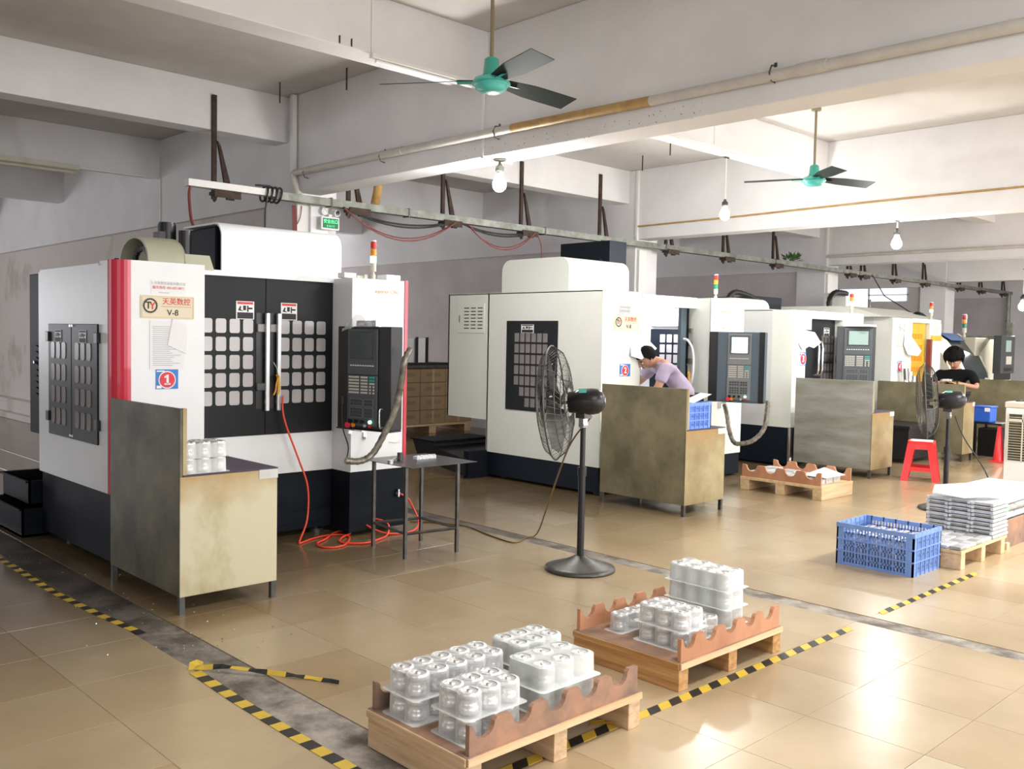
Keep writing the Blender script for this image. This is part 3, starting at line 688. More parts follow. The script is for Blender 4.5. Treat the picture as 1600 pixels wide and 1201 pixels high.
# ------------------------------------------------------------------ machine 2 (door open, lit interior)
T = thing('milling_machine', 'second white machine with open front, lit interior and sign numbered 2', 'machine', (8.25, 6.9, 0), 'row of milling machines')
x0, xe = 7.02, 9.54
part('base', MB().box(x0+.01, xe-.01, 6.28, 7.72, .03, .285).box(x0+.005, 7.637, 6.06, 6.3, .03, .29).box(8.87, xe-.005, 6.06, 6.3, .02, .27), M['navy'], T, .006)
for x, y in ((7.2,6.2),(8.3,6.4),(9.4,6.2),(7.2,7.6)): part('foot', MB().cyl((x,y,0),(x,y,.04),.06,12), M['dark_steel'], T)
part('side_panel', MB().prism([(6.06,.285),(7.715,.285),(7.715,.64),(8.40,.64),(8.40,2.04),(6.06,2.04)], 0, x0, x0+.02), M['cream'], T)
part('side_panel', MB().box(xe-.02, xe, 6.06, 7.9, .27, 2.03), M['cream'], T)
part('rear_panel', MB().box(x0, xe, 7.70, 7.72, .29, 2.04).box(x0, 7.9, 8.38, 8.40, .64, 2.04), M['cream'], T)
part('roof_panel', MB().box(x0, 7.64, 6.06, 8.40, 2.03, 2.045).box(7.64, 8.87, 6.25, 7.72, 2.03, 2.045).box(8.87, xe, 6.06, 7.72, 2.025, 2.04), M['cream'], T)
part('left_pod', MB().box(x0, 7.637, 6.05, 6.06, .285, 2.045).box(7.625, 7.637, 6.05, 6.5, .285, 2.04), M['cream'], T, .003)
part('right_pod', MB().box(8.86, xe, 6.05, 6.06, .265, 2.037).box(8.86, 8.87, 6.05, 6.35, .265, 2.037), M['cream'], T, .003)
part('lintel', MB().box(7.637, 8.86, 6.235, 6.30, 1.925, 2.042), M['cream'], T, .003)
part('front_apron', MB().box(7.637, 8.86, 6.25, 6.31, .285, .86), M['cream'], T, .003)
part('cavity_wall', MB().box(7.64, 8.9, 7.60, 7.62, .8, 2.03).box(7.64, 7.66, 6.5, 7.6, .8, 2.03), M['grey_white'], T)
part('cavity_floor', MB().box(7.64, 9.5, 6.31, 7.6, .80, .85), M['grey_white'], T)
part('work_table', MB().box(7.85, 9.1, 6.75, 7.25, .85, .98), M['steel'], T, .01)
part('cavity_wall', MB().box(9.50, 9.52, 6.3, 7.6, .8, 2.03), M['grey_white'], T)
wn = part('cavity_window_frame', MB().box(9.475, 9.50, 6.42, 7.36, .95, 1.70), M['navy'], T)
panes([6.54+.105*k for k in range(7)], [1.585-.125*k for k in range(5)], .078, .100, .008, wn, M['pane'], '-x', 9.475, .004)
part('lamp_shelf', MB().box(9.40, 9.5, 6.4, 7.36, 1.735, 1.75), M['steel'], T)
lt = part('work_lamp', MB().box(9.38, 9.46, 6.95, 7.45, 1.945, 1.985), M['sign_white'], T)
part('lamp_tube', MB().cyl((9.40,6.98,1.925),(9.40,7.42,1.925),.020,12), M['tube_lit'], lt)
_l = bpy.data.lights.new('work_lamp_light', 'POINT'); _l.energy = 14; _l.shadow_soft_size = .12; _l.color = (.93,.90,1); _o = bpy.data.objects.new('work_lamp_light', _l); C.objects.link(_o); _o.location = (9.2, 7.2, 1.86)
part('sliding_door', MB().box(8.72, 9.5, 6.34, 6.37, .88, 1.94), M['door'], T, .004)
part('door_edge', MB().box(8.66, 8.76, 6.30, 6.345, .88, 1.93), M['teal_grey'], T, .004)
hd = smooth_path([(8.69,6.285,1.58),(8.70,6.23,1.56),(8.73,6.19,1.47),(8.745,6.18,1.32),(8.74,6.19,1.12),(8.73,6.24,1.02)])
part('door_handle', MB().tube(hd, .014, 10), M['handle'], T)
part('door_latch', MB().box(8.83,8.86,6.28,6.32,1.30,1.36).box(8.83,8.86,6.28,6.32,1.50,1.56).box(8.83,8.86,6.28,6.32,1.65,1.70), M['pane_dim'], T)
# side window with cut corner cells
win = part('side_window', MB().box(x0-.012, x0+.002, 6.645, 7.405, .78, 1.738), M['door'], T, .003)
ys = [6.775+.085*k for k in range(6)]
for r in range(7):
    zz = 1.56-.115*r
    cols = [y for i, y in enumerate(ys) if not ((r == 5 and i > 4) or (r == 6 and i > 3))]
    panes([y+.04 for y in cols], [zz], .066, .094, .006, win, M['pane_dim'], '-x', x0-.012, .003)
sticker(7.08, 1.655, .19, .09, x0-.013, T, '-x', dark=False)
part('window_knob', MB().tube([(x0-.012,6.70,1.30),(x0-.03,6.70,1.28),(x0-.03,6.70,1.20),(x0-.012,6.70,1.18)], .006, 6), M['steel'], T)
vent = part('vent_hatch', MB().box(x0-.008, x0, 7.775, 8.225, 1.60, 1.93), M['cream'], T, .002)
for r in range(7):
    for c in range(3):
        part('vent_slot', MB().prism(rrect(7.80+.115*c, 7.885+.115*c, 1.648+.038*r, 1.659+.038*r, .005, 2), 0, x0-.0095, x0-.008), M['ink'], vent)
part('latch', MB().box(x0-.011, x0-.008, 8.19, 8.20, 1.72, 1.80), M['ink'], vent)
# spindle cover (closed ends) and the dark column box behind it
part('spindle_cover', MB().prism(cover_prof(6.80, 7.84, 2.045, 2.43, .13, .13), 0, 7.335, 8.33), M['cream'], T, .006)
part('column_box', MB().prism([(8.62,7.34),(8.93,7.34),(9.0,7.41),(9.0,8.15),(8.62,8.15)], 2, 2.045, 2.74), M['navy'], T, .006)
part('column_cable', MB().tube(smooth_path([(8.42,6.9,2.05),(8.415,6.95,2.20),(8.40,7.3,2.5)]), .008, 6), M['cable_black'], T)
sv = part('service_label', MB().box(7.268, 7.45, 6.047, 6.05, 1.795, 1.905), M['paper_grey'], T)
part('print', MB().box(7.28,7.44,6.046,6.047,1.875,1.89).box(7.28,7.44,6.046,6.047,1.835,1.855), M['print'], sv)
maker_sign(T, 7.385, 1.725, 6.05, .385, .15)
doc_sheet(T, 7.285, 7.465, 1.325, 1.63, 6.049, 16)
number_sign(T, 7.382, 1.25, 6.05, '2', .165, .125)
mb = MB().prism([(7.52,1.545),(7.68,1.455),(7.60,1.36),(7.40,1.47)][::-1], 1, 5.955, 5.958)
mb.v = [V((p.x*1.0, p.y-.25*(p.x-7.45), p.z)) for p in mb.v]

mb2 = MB(); mb2.add([(7.46,6.046,1.50),(7.60,6.046,1.585),(7.66,6.03,1.60),(7.79,5.965,1.475),(7.66,5.93,1.42),(7.52,5.95,1.36),(7.44,6.02,1.395)], [(0,1,2,3,4,5,6)])
part('hanging_paper', mb2, M['paper'], T, label='loose white paper flapping from the pod edge')
part('gold_lettering', place(text_mb('superior CNC', .045), (9.19, 6.049, 1.90), '-y', 1.0), M['gold'], T)
part('gold_lettering', place(text_mb('vertical', .025), (9.12, 6.049, 1.715), '-y', 1.0), M['gold'], T)
signal_lamp(T, 9.02, 6.10, 2.037, False, .27, .024)
pendant(T, (8.80, 5.66, 1.665), math.radians(-71), W=.60, H=.755, face_x=(.205, .46), body='teal_grey', face='panel_light', screen='screen_lit', light=True)
cpts = smooth_path([(8.97,5.36,.93),(8.95,5.36,.80),(8.93,5.38,.62),(8.86,5.46,.50),(8.80,5.56,.46),(8.77,5.64,.47),(8.80,5.72,.58),(8.86,5.80,.76),(8.90,5.86,.86)], 6)
part('corrugated_sleeve', MB().tube(cpts, [.023+.004*(k % 2) for k in range(len(cpts))], 10), M['corr'], T, label='corrugated cable sleeve hanging in a loop')
part('lock_handle', MB().box(9.06,9.09,6.03,6.05,.80,.87).box(9.075,9.20,6.035,6.05,.855,.87), M['steel'], T)
# chip conveyor at the rear left of machine 2
T = thing('chip_conveyor', 'low black chip conveyor sticking out behind the second machine', 'conveyor', (6.9, 8.2, 0))
part('trough', MB().prism([(7.74,.03),(8.55,.14),(8.66,.36),(8.30,.36),(8.28,.30),(7.74,.22)], 0, 6.72, 7.6), M['black'], T, .005)
part('lip', MB().box(6.70, 7.6, 8.25, 8.68, .355, .37), M['charcoal'], T)
part('chute', MB().prism([(7.70,.0),(7.78,.0),(7.78,.30),(7.70,.30)], 0, 6.75, 7.6), M['charcoal'], T)

# ------------------------------------------------------------------ machine 3
T = thing('milling_machine', 'third white machine with half-open dark door, two long handles and grey panel', 'machine', (11.6, 6.7, 0), 'row of milling machines')
x0, xe = 10.67, 12.53
part('base', MB().box(x0+.01, xe-.01, 6.09, 7.9, .02, .50), M['navy'], T, .006)
part('base_pipe', MB().cyl((x0-.005,6.05,.05),(x0-.005,6.05,.50),.028,12), M['steel'], T)
part('side_panel', MB().box(x0, x0+.02, 6.07, 8.1, .49, 1.975), M['grey_white'], T)
part('roof_panel', MB().prism([(6.07,1.965),(8.1,1.965),(8.1,2.02),(6.9,2.02)], 0, x0, xe), M['cream'], T)
part('left_pod', MB().box(x0-.003, 10.99, 6.05, 6.35, .49, 1.975), M['cream'], T, .004)
part('lintel', MB().box(10.99, 11.98, 6.05, 6.30, 1.875, 1.975), M['cream'], T, .004)
part('right_pod', MB().box(11.95, xe, 6.04, 6.30, .49, 1.98), M['cream'], T, .004)
part('rear_panel', MB().box(x0+.02, xe, 8.05, 8.1, .49, 1.97).box(xe-.02, xe, 6.3, 8.1, .49, 1.97), M['cream'], T)
d = part('door', MB().box(10.99, 11.95, 6.16, 6.20, .78, 1.875), M['door'], T, .004)
panes([11.62+.085*k for k in range(4)], [1.62-.125*k for k in range(7)], .062, .098, .006, d, M['pane_dark'], '-y', 6.16, .004)
for xx in (11.40, 11.50): part('handle', MB().tube([(xx,6.16,1.59),(xx,6.10,1.57),(xx,6.09,1.50),(xx,6.09,1.22),(xx,6.10,1.16),(xx,6.16,1.14)], .019, 10), M['chrome'], d)
sticker(11.72, 1.71, .15, .12, 6.159, T, dark=False)
pk = part('paper_pocket', MB().box(10.75, 11.09, 6.035, 6.05, 1.73, 1.90), M['paper_grey'], T)
mb = MB(); mb.add([(10.80,6.045,1.69),(10.96,6.03,1.72),(11.06,5.97,1.70),(11.17,5.94,1.57),(11.05,5.97,1.50),(10.98,6.0,1.52),(10.88,6.03,1.47),(10.78,6.04,1.56)], [tuple(range(8))])
part('hanging_paper', mb, M['paper'], T)
number_sign(T, 10.92, 1.36, 6.05, '3', .15, .17)
signal_lamp(T, 12.2, 6.06, 1.975, True, .27, .026)
pendant(T, (11.74, 5.75, 1.79), math.radians(-62), W=.48, H=.79, face_x=(.09, .44), body='key_dark', face='panel_grey', screen='screen_dim', light=False)
part('panel_arm', MB().box(11.78, 11.98, 5.84, 6.05, 1.30, 1.40), M['key_dark'], T)
part('panel_cap', MB().box(11.66, 11.90, 5.56, 5.88, 1.79, 1.815), M['sign_white'], T)
part('pod_label', MB().box(12.14, 12.34, 6.036, 6.04, 1.80, 1.90), M['paper_grey'], T)
part('spindle_cover', MB().prism(cover_prof(6.9, 7.9, 1.99, 2.15, .13, .13), 0, 10.85, 11.5), M['cream'], T, .006)
part('column_box', MB().box(11.85, 12.5, 7.3, 8.0, 1.97, 2.22), M['navy'], T, .006)
ch = smooth_path([(11.15,7.35,2.03),(11.17,7.34,2.17),(11.30,7.33,2.25),(11.55,7.32,2.23),(11.85,7.31,2.17)], 5)
part('cable_chain', MB().tube(ch, [.036+.006*(k % 2) for k in range(len(ch))], 6), M['black'], T)
# ------------------------------------------------------------------ machine 4 (yellow sheet door)
T = thing('milling_machine', 'fourth white machine with a yellow perforated door behind the man in black', 'machine', (14.4, 6.8, 0), 'row of milling machines')
x0, xe = 13.59, 15.30
part('base', MB().box(x0+.01, xe-.01, 6.14, 8.2, .02, .45), M['navy'], T, .006)
part('side_panel', MB().box(x0, x0+.02, 6.12, 8.3, .45, 1.97), M['grey_white'], T)
part('rear_panel', MB().box(x0+.02, xe, 8.27, 8.3, .45, 1.97).box(xe-.02, xe, 6.3, 8.3, .45, 1.97), M['cream'], T)
part('roof_panel', MB().prism([(6.12,1.97),(8.3,1.97),(8.3,2.13),(6.7,2.13)], 0, x0-.25, xe), M['cream'], T)
part('left_pod', MB().box(x0-.003, 14.27, 6.1, 6.4, .45, 1.965), M['cream'], T, .004)
part('lintel', MB().box(14.27, xe, 6.09, 6.4, 1.905, 1.97), M['cream'], T, .004)
part('right_pod', MB().box(14.86, xe, 6.08, 6.3, .45, 1.905), M['cream'], T, .004)
d = part('door', MB().box(14.27, 14.84, 6.14, 6.17, .7, 1.905), M['yellow_door'], T, .004)
for r in range(6):
    for c in range(4): part('door_slot', MB().box(14.36+.10*c, 14.43+.10*c, 6.136, 6.14, 1.66-.17*r, 1.74-.17*r), M['amber'], d)
part('lower_cover', MB().box(14.90, 15.28, 6.06, 6.08, 1.64, 1.72), M['yellow_door'], T)
part('pod_label', MB().box(15.0, 15.2, 6.076, 6.08, 1.75, 1.87), M['paper_grey'], T)
part('door_post', MB().box(14.84, 14.90, 6.05, 6.12, .7, 1.66), M['cable_red'], T)
part('notice_sheet', MB().box(13.74, 13.98, 6.096, 6.1, 1.53, 1.74), M['paper_grey'], T)
lettering('6-2', .17, (13.90, 6.098, 1.82), T, M['print'])
mb = MB(); mb.add([(13.98,6.09,1.72),(14.12,6.05,1.70),(14.34,5.98,1.48),(14.24,5.99,1.40),(14.02,6.05,1.42),(13.94,6.08,1.56)], [tuple(range(6))])
part('hanging_paper', mb, M['paper'], T)
number_sign(T, 13.86, 1.24, 6.10, '4', .14, .17)
part('tool_shelf', MB().box(13.70, 14.30, 5.92, 6.1, 1.0, 1.02).cyl((13.85,6.0,1.02),(13.82,6.0,1.22),.05,10).cyl((14.0,6.0,1.02),(14.03,6.0,1.16),.035,10).cyl((14.15,6.0,1.02),(14.15,6.0,1.1),.04,10), M['steel'], T)
signal_lamp(T, 15.05, 6.15, 1.97, True, .27, .028)
part('column_box', MB().box(14.90, 15.70, 7.5, 7.9, 2.12, 2.42), M['cream'], T, .01)
ch = smooth_path([(14.42,7.55,2.13),(14.45,7.55,2.30),(14.58,7.54,2.40),(14.78,7.53,2.41),(14.95,7.52,2.40)], 5)
part('cable_chain', MB().tube(ch, [.045+.008*(k % 2) for k in range(len(ch))], 6), M['black'], T)
part('motor', MB().cyl((15.75,7.6,2.12),(15.75,7.6,2.34),.12,16), M['black'], T)
part('hose_coil', MB().tube(smooth_path([(15.15,6.5,1.97),(15.25,6.45,2.05),(15.4,6.4,1.98),(15.5,6.35,1.8)]), .06, 8), M['navy'], T)

# ------------------------------------------------------------------ lathe further back
T = thing('slant_lathe', 'beige lathe with sloping curved window cover and dark control arm at far right', 'machine', (17.3, 7.0, 0))
part('body', MB().box(15.95, 19.2, 6.75, 8.0, .1, 1.70).box(17.35, 19.2, 6.3, 6.8, .1, 1.72), M['beige'], T, .01)
part('base', MB().box(16.0, 19.1, 6.25, 7.9, 0, .12), M['charcoal'], T)
pf = [(6.90,1.80),(6.70,1.79),(6.50,1.66),(6.30,1.40),(6.15,1.10),(6.10,.90),(6.10,.15),(6.90,.15)]
part('cover_end', MB().prism(pf, 0, 15.98, 16.03).prism(pf, 0, 17.55, 17.62), M['beige'], T)
fp = pf[1:6]
def strip(x0, x1, off=0): 
    mb = MB(); mb.add([(x0,a-off,b+off) for a,b in fp]+[(x1,a-off,b+off) for a,b in fp], [(i,len(fp)+i,len(fp)+i+1,i+1) for i in range(len(fp)-1)], True); return mb
part('white_cover', strip(16.03, 16.62), M['sign_white'], T); part('window_cover', strip(16.62, 17.55), M['screen_off'], T)
bgm = MB(); bgm.add([(16.65,6.66,1.79),(17.3,6.66,1.79),(17.3,6.44,1.66),(16.65,6.44,1.66)], [(0,3,2,1)]); part('blue_guard', bgm, M['blue_sheet'], T)
part('lower_front', MB().box(16.03, 17.55, 6.10, 6.14, .15, .90), M['beige'], T)
part('white_sheet', MB().box(17.28, 17.34, 6.0, 6.09, .93, 1.02), M['paper'], T)
cp = part('operator_panel', MB().box(17.35, 18.0, 5.86, 6.0, 1.10, 1.76), M['key_dark'], T, .01)
part('screen', MB().box(17.55, 17.80, 5.855, 5.86, 1.48, 1.68), M['screen_dim'], cp); part('keypad', MB().box(17.58,17.84,5.855,5.86,1.26,1.40), M['key'], cp)
part('keypad', MB().box(17.50,17.86,5.855,5.86,1.14,1.20), M['black'], cp)
part('panel_post', MB().box(17.95, 18.05, 5.9, 6.0, 1.7, 2.0).box(17.95,18.05,5.9,6.75,1.70,1.76), M['galv'], T)
signal_lamp(T, 17.35, 6.5, 1.72, False, .40, .04)
part('blue_motor', MB().box(16.1, 16.6, 7.0, 7.5, 1.70, 2.05), M['blue_sheet'], T, .02)
part('side_opening', MB().box(18.3, 19.15, 6.29, 6.3, .95, 1.45), M['black'], T)

# ================================================================== SHEET-METAL WORK DESKS
def desk(x0, y0, wd, dp, label, side, front, top=.765, hp=1.135):
    T = thing('work_desk', label, 'desk', (x0+wd/2, y0+dp/2, 0), 'sheet-metal work desks')
    for x, y in ((x0+.002, y0+.002), (x0+wd-.032, y0+.002), (x0+.002, y0+dp-.032), (x0+wd-.032, y0+dp-.032)):
        part('leg', MB().box(x, x+.03, y, y+.03, 0, .14), M['dark_steel'], T)
    part('side_panel', MB().box(x0, x0+.018, y0, y0+dp, .10, hp), M[side], T, .003)
    part('panel_post', MB().box(x0+.018, x0+.040, y0-.001, y0+.03, top, hp), M['khaki_light' if front == 'desk_cream' else front], T)
    part('front_panel', MB().box(x0, x0+wd, y0-.004, y0+.010, .10, top-.004), M[front], T, .003)
    part('back_panel', MB().box(x0+.018, x0+wd, y0+dp-.015, y0+dp, .10, top-.004).box(x0+wd-.012, x0+wd, y0+.01, y0+dp-.015, .1, top-.004), M[side], T)
    part('worktop', MB().box(x0+.018, x0+wd+.004, y0-.006, y0+dp, top-.004, top+.006), M['mat_purple'], T, .002)
    part('edge_rail', MB().box(x0+wd*.80, x0+wd+.002, y0-.007, y0-.004, top-.055, top-.002), M['paper_grey'], T)
    return T
M['desk_cream'] = mat('stained_cream_steel', (.58,.53,.37), .5, .1, col2=(.36,.28,.13), vscale=2.6, bump=.05, bscale=30, cr=(.28,.52), stretch=(1,1,.7))
M['desk_dark'] = mat('dirty_dark_steel', (.19,.175,.12), .5, .25, col2=(.065,.06,.042), vscale=2.6, bump=.05, bscale=30)
def edge_stain(m, col):
    nt = m.node_tree; N = nt.nodes; L = nt.links; b = N['Principled BSDF']; src = b.inputs['Base Color'].links[0].from_socket
    tc = N.new('ShaderNodeTexCoord'); sx = N.new('ShaderNodeSeparateXYZ'); L.new(tc.outputs['Generated'], sx.inputs[0])
    n = N.new('ShaderNodeTexNoise'); n.inputs['Scale'].default_value = 3.2; n.inputs['Detail'].default_value = 5; L.new(tc.outputs['Object'], n.inputs[0])
    a = N.new('ShaderNodeMath'); a.operation = 'MULTIPLY_ADD'; a.inputs[1].default_value = .55; L.new(n.outputs[0], a.inputs[0]); L.new(sx.outputs['Z'], a.inputs[2])
    r = N.new('ShaderNodeMapRange'); r.inputs[1].default_value = 1.00; r.inputs[2].default_value = 1.26; r.inputs[4].default_value = .85; L.new(a.outputs[0], r.inputs[0])
    mx = N.new('ShaderNodeMixRGB'); mx.inputs[2].default_value = (*col, 1); L.new(r.outputs[0], mx.inputs[0]); L.new(src, mx.inputs[1]); L.new(mx.outputs[0], b.inputs['Base Color'])
edge_stain(M['desk_cream'], (.40,.25,.085)); edge_stain(M['khaki_light'], (.36,.21,.07))
desk(2.205, 4.885, .59, .985, 'nearest steel desk with dark grimy side panel and cream stained front', 'desk_dark', 'desk_cream')
desk(6.80, 4.865, .61, .98, 'khaki steel desk with side panel, beside the pedestal fan, in front of the bending man', 'khaki', 'khaki_light')
desk(10.50, 4.915, .56, .985, 'grey streaked steel desk behind the small wooden pallet and left of the red stool', 'khaki_grey', 'khaki_light')
desk(13.10, 4.87, .37, 1.20, 'steel desk with tall panel, in front of the man in black', 'khaki', 'khaki_light', .80, 1.045)
desk(15.9, 4.60, .5, 1.32, 'farthest steel desk panel at the right edge, behind the blue box', 'khaki', 'khaki_light', .80, 1.04)

# ================================================================== SQUARE STEEL TABLE and what is on it
T = thing('steel_table', 'small square table of thin steel rods with a dark sheet top', 'table', (4.2, 5.35, 0))
TZ = .645
part('tabletop', MB().box(3.945, 4.55, 5.09, 5.70, TZ-.004, TZ), M['table_steel'], T, .001)
FT = [(3.955, 5.165), (4.375, 5.105), (4.02, 5.635), (4.405, 5.56)]
for x, y in FT: part('leg', MB().box(x-.011, x+.011, y-.011, y+.011, 0, TZ-.004), M['dark_steel'], T)
for a, b in ((0,1),(1,3),(3,2),(2,0)):
    z = .175; part('rail', MB().tube([(FT[a][0],FT[a][1],z),(FT[b][0],FT[b][1],z)], .011, 4), M['dark_steel'], T)
k = thing('wrench', 'steel spanner with a thick end lying on the small steel table', 'wrench', (4.05, 5.42, TZ))
part('shaft', MB().tube([(3.975,5.37,TZ+.012),(4.14,5.50,TZ+.016)], .011, 8), M['steel'], k); part('socket', MB().cyl((4.14,5.48,TZ),(4.14,5.48,TZ+.055),.022,12), M['dark_steel'], k); part('ring_end', MB().cyl((3.965,5.36,TZ),(3.965,5.36,TZ+.026),.022,12), M['steel'], k)
k = thing('blister_strip', 'small white strip of parts lying on the far side of the steel table', 'tray', (4.34, 5.44, TZ))
part('card', MB().box(4.25,4.43,5.42,5.47,TZ,TZ+.022), M['paper'], k)
for i in range(5): part('pocket', MB().cyl((4.27+.036*i,5.43,TZ+.0),(4.27+.036*i,5.43,TZ+.03),.013,8), M['blister_milky'], k)

# ================================================================== TRAYS OF TURNED PARTS
def turned_part_meshes():
    a = MB().lathe([(.0,.0),(.030,.0),(.036,.006),(.036,.030),(.030,.034),(.030,.058),(.041,.062),(.042,.080),(.038,.083),(.030,.083),(.028,.070),(.012,.070),(.010,.083),(0,.083)], n=18)
    return a.mesh('turned_part', M['alu'])
PART_ME = turned_part_meshes()
def blister_mesh(nx, ny, p, h, m):
    mb = MB(); W, D = nx*p, ny*p
    pts = rrect(-W/2-.012, W/2+.012, -D/2-.012, D/2+.012, .02)
    mb.prism(pts, 2, -.0006, .0006)
    for i in range(nx):
        for j in range(ny):
            c = (-W/2+(i+.5)*p, -D/2+(j+.5)*p, 0)
            mb.lathe([(.0475,0),(.0455,h-.010),(.042,h-.002),(.036,h)], c, 14)
    q = rrect(-W/2+.004, W/2-.004, -D/2+.004, D/2-.004, .03)
    mb.add([(a*.985,b*.985,h*.93) for a,b in q], [tuple(range(len(q)))])
    n_ = len(q); mb.add([(a,b,0) for a,b in q]+[(a*.985,b*.985,h*.93) for a,b in q], [(i,(i+1)%n_,n_+(i+1)%n_,n_+i) for i in range(n_)], True)
    return mb.mesh('clear_tray', m)
def tray_stack(cx, cy, z, nx, ny, layers, where, m='blister', p=.092, rz=0, parts=True, h=.088, group='clear trays of turned parts'):
    me = blister_mesh(nx, ny, p, h, M[m])
    ORD = ('first', 'second', 'third', 'fourth', 'fifth', 'sixth')
    rot = abs(rz) > .5
    for l in range(layers):
        lev = 'only' if layers == 1 else 'top' if l == layers-1 else 'bottom' if l == 0 else 'middle'
        o = bpy.data.objects.new('clear_tray', me); C.objects.link(o); o.location = (cx, cy, z+l*(h+.003)+.001); o.rotation_euler = (0, 0, rz)
        tag(o, '%s clear plastic tray, %s' % (lev, where), 'tray', group)
        if not parts: continue
        for i in range(nx):
            for j in range(ny):
                lx, ly = -nx*p/2+(i+.5)*p, -ny*p/2+(j+.5)*p
                q = bpy.data.objects.new('turned_part', PART_ME); C.objects.link(q)
                q.location = (cx+lx*math.cos(rz)-ly*math.sin(rz), cy+lx*math.sin(rz)+ly*math.cos(rz), z+l*(h+.003)+.004)
                col, row = (ny-1-j, i) if rot else (i, j)
                tag(q, 'silver turned part, %s from left, %s row, %s tray, %s' % (ORD[col], ORD[row], lev, where), 'part', 'turned parts, '+where)

def pallet(x0, x1, y0, y1, label, board, end, beam=.115, deck=.03, bh=.105, notches=5, ymats=None, boards='x', hz=0, deckm='ply_dark'):
    """three stringers, a plywood deck and two scalloped boards"""
    T = thing('pallet', label, 'pallet', ((x0+x1)/2, (y0+y1)/2, 0), 'small wooden pallets')
    if boards == 'x':
        for xa in (x0, (x0+x1)/2-.035, x1-.07):
            part('stringer', MB().box(xa, xa+.07, y0, y1, 0, beam), M[end], T, .003)
        part('deck', MB().box(x0, x1, y0-.005, y1+.005, beam, beam+deck), M[deckm], T, .002)
        part('deck_edge', MB().box(x0-.0, x1, y0-.012, y0-.005, beam+.002, beam+deck-.002), M['pine'], T)
        part('deck_edge', MB().box(x0-.008, x0, y0, y1, beam+.002, beam+deck-.002), M[end], T)
        L0, L1 = x0+.015, x1-.015
    else:
        for ya in (y0, (y0+y1)/2-.05, y1-.10):
            part('stringer', MB().box(x0, x1, ya, ya+.10, 0, beam), M[end], T, .003)
        part('deck', MB().box(x0-.005, x1+.005, y0, y1, beam, beam+deck), M[deckm], T, .002)
        L0, L1 = y0+.015, y1-.015
    z0 = beam+deck
    pts = [(L0, z0), (L0, z0+bh)]
    pit = (L1-L0)/notches
    for k in range(notches):
        c = L0+pit*(k+.5 if boards != 'x' else k+.38); r = pit*.27
        pts.append((c-r*1.25, z0+bh))
        for a in range(9):
            t = PI-PI*a/8; pts.append((c+r*math.cos(t), z0+bh-.012-(r*.95)*math.sin(t)))
        pts.append((c+r*1.25, z0+bh-(.004 if k % 2 else 0)))
    pts += [(L1, z0+bh), (L1, z0)]
    for e, mname in ((0, board), (1, board)):
        if boards == 'x':
            ya = y0+.004 if e == 0 else y1-.026
            part('scalloped_board', MB().prism(pts, 1, ya, ya+.020), M[mname], T, .002)
        else:
            xa = x0+.004 if e == 0 else x1-.026
            part('scalloped_board', MB().prism(pts, 0, xa, xa+.020), M[mname], T, .002)
    return z0
# nearest pallet
z = pallet(2.03, 2.955, 2.30, 2.865, 'nearest wooden pallet with weathered scalloped boards, at the bottom of the picture', 'ply_dark', 'pine_pale')
tray_stack(2.29, 2.71, z, 5, 2, 2, 'back left stack, nearest pallet')
tray_stack(2.225, 2.455, z, 3, 2, 2, 'front left stack, nearest pallet')
tray_stack(2.62, 2.475, z, 3, 2, 2, 'front right stack, nearest pallet', m='blister_milky', p=.105, h=.090)
tray_stack(2.72, 2.715, z, 3, 2, 2, 'back right stack, nearest pallet', m='blister_milky')
mb = MB(); r_ = random.Random(5)
for i in range(60):
    a, b = r_.uniform(2.16,2.27), r_.uniform(2.27,2.31); c = r_.uniform(0,.02); d = r_.uniform(0,6)
    mb.tube([(a,b,c+.002),(a+.012*math.cos(d),b+.012*math.sin(d),c+.004)], .0014, 3)
o = one('swarf', mb, M['chips'], 'small heap of metal shavings by the front foot of the nearest pallet', 'swarf'); o['kind'] = 'stuff'
# second pallet
z = pallet(3.37, 4.225, 2.41, 3.04, 'second wooden pallet with clean orange plywood boards, in the middle of the floor', 'ply', 'pine_y', beam=.10)
tray_stack(3.585, 2.62, z, 3, 2, 2, 'front left stack, second pallet', rz=math.radians(90))
tray_stack(3.80, 2.68, z, 3, 2, 1, 'middle of second pallet', rz=math.radians(90))
tray_stack(3.68, 2.895, z, 4, 1, 1, 'back row, second pallet', rz=0)
tray_stack(4.05, 2.745, z, 2, 4, 3, 'right stack, second pallet', m='blister_milky')
# third pallet, far
z = pallet(8.62, 9.27, 4.52, 5.45, 'third wooden pallet with round notched boards, in front of the grey streaked desk', 'ply', 'pine', beam=.11, boards='y', notches=4, bh=.13, deckm='pine')
for i, (a, b) in enumerate(((8.70,4.60),(8.70,4.82),(8.70,5.05),(8.70,5.26))):
    for j in range(3):
        mb = MB().box(a+.16*j, a+.14+.16*j, b, b+.16, z, z+.05+.01*((i+j) % 3))
        one('silver_packet', mb, M['packet'], 'flat silver packet, %s row, %s column, third pallet by the grey desk' % (('first','second','third','fourth')[i], ('first','second','third')[j]), 'packet', 'packets in the third pallet', bevel=.006)
mb = MB(); mb.add([(8.75,4.56,z+.07),(9.15,4.54,z+.07),(9.17,4.8,z+.07),(8.78,4.82,z+.07),(8.96,4.68,z+.15)], [(0,1,4),(1,2,4),(2,3,4),(3,0,4)])
one('paper_sheet', mb, M['paper'], 'white peaked sheet of paper on the third pallet', 'paper')

# trays on the nearest desk
tray_stack(2.362, 4.985, .772, 3, 2, 2, 'on nearest steel desk', m='blister_milky', p=.088, h=.082, parts=True)

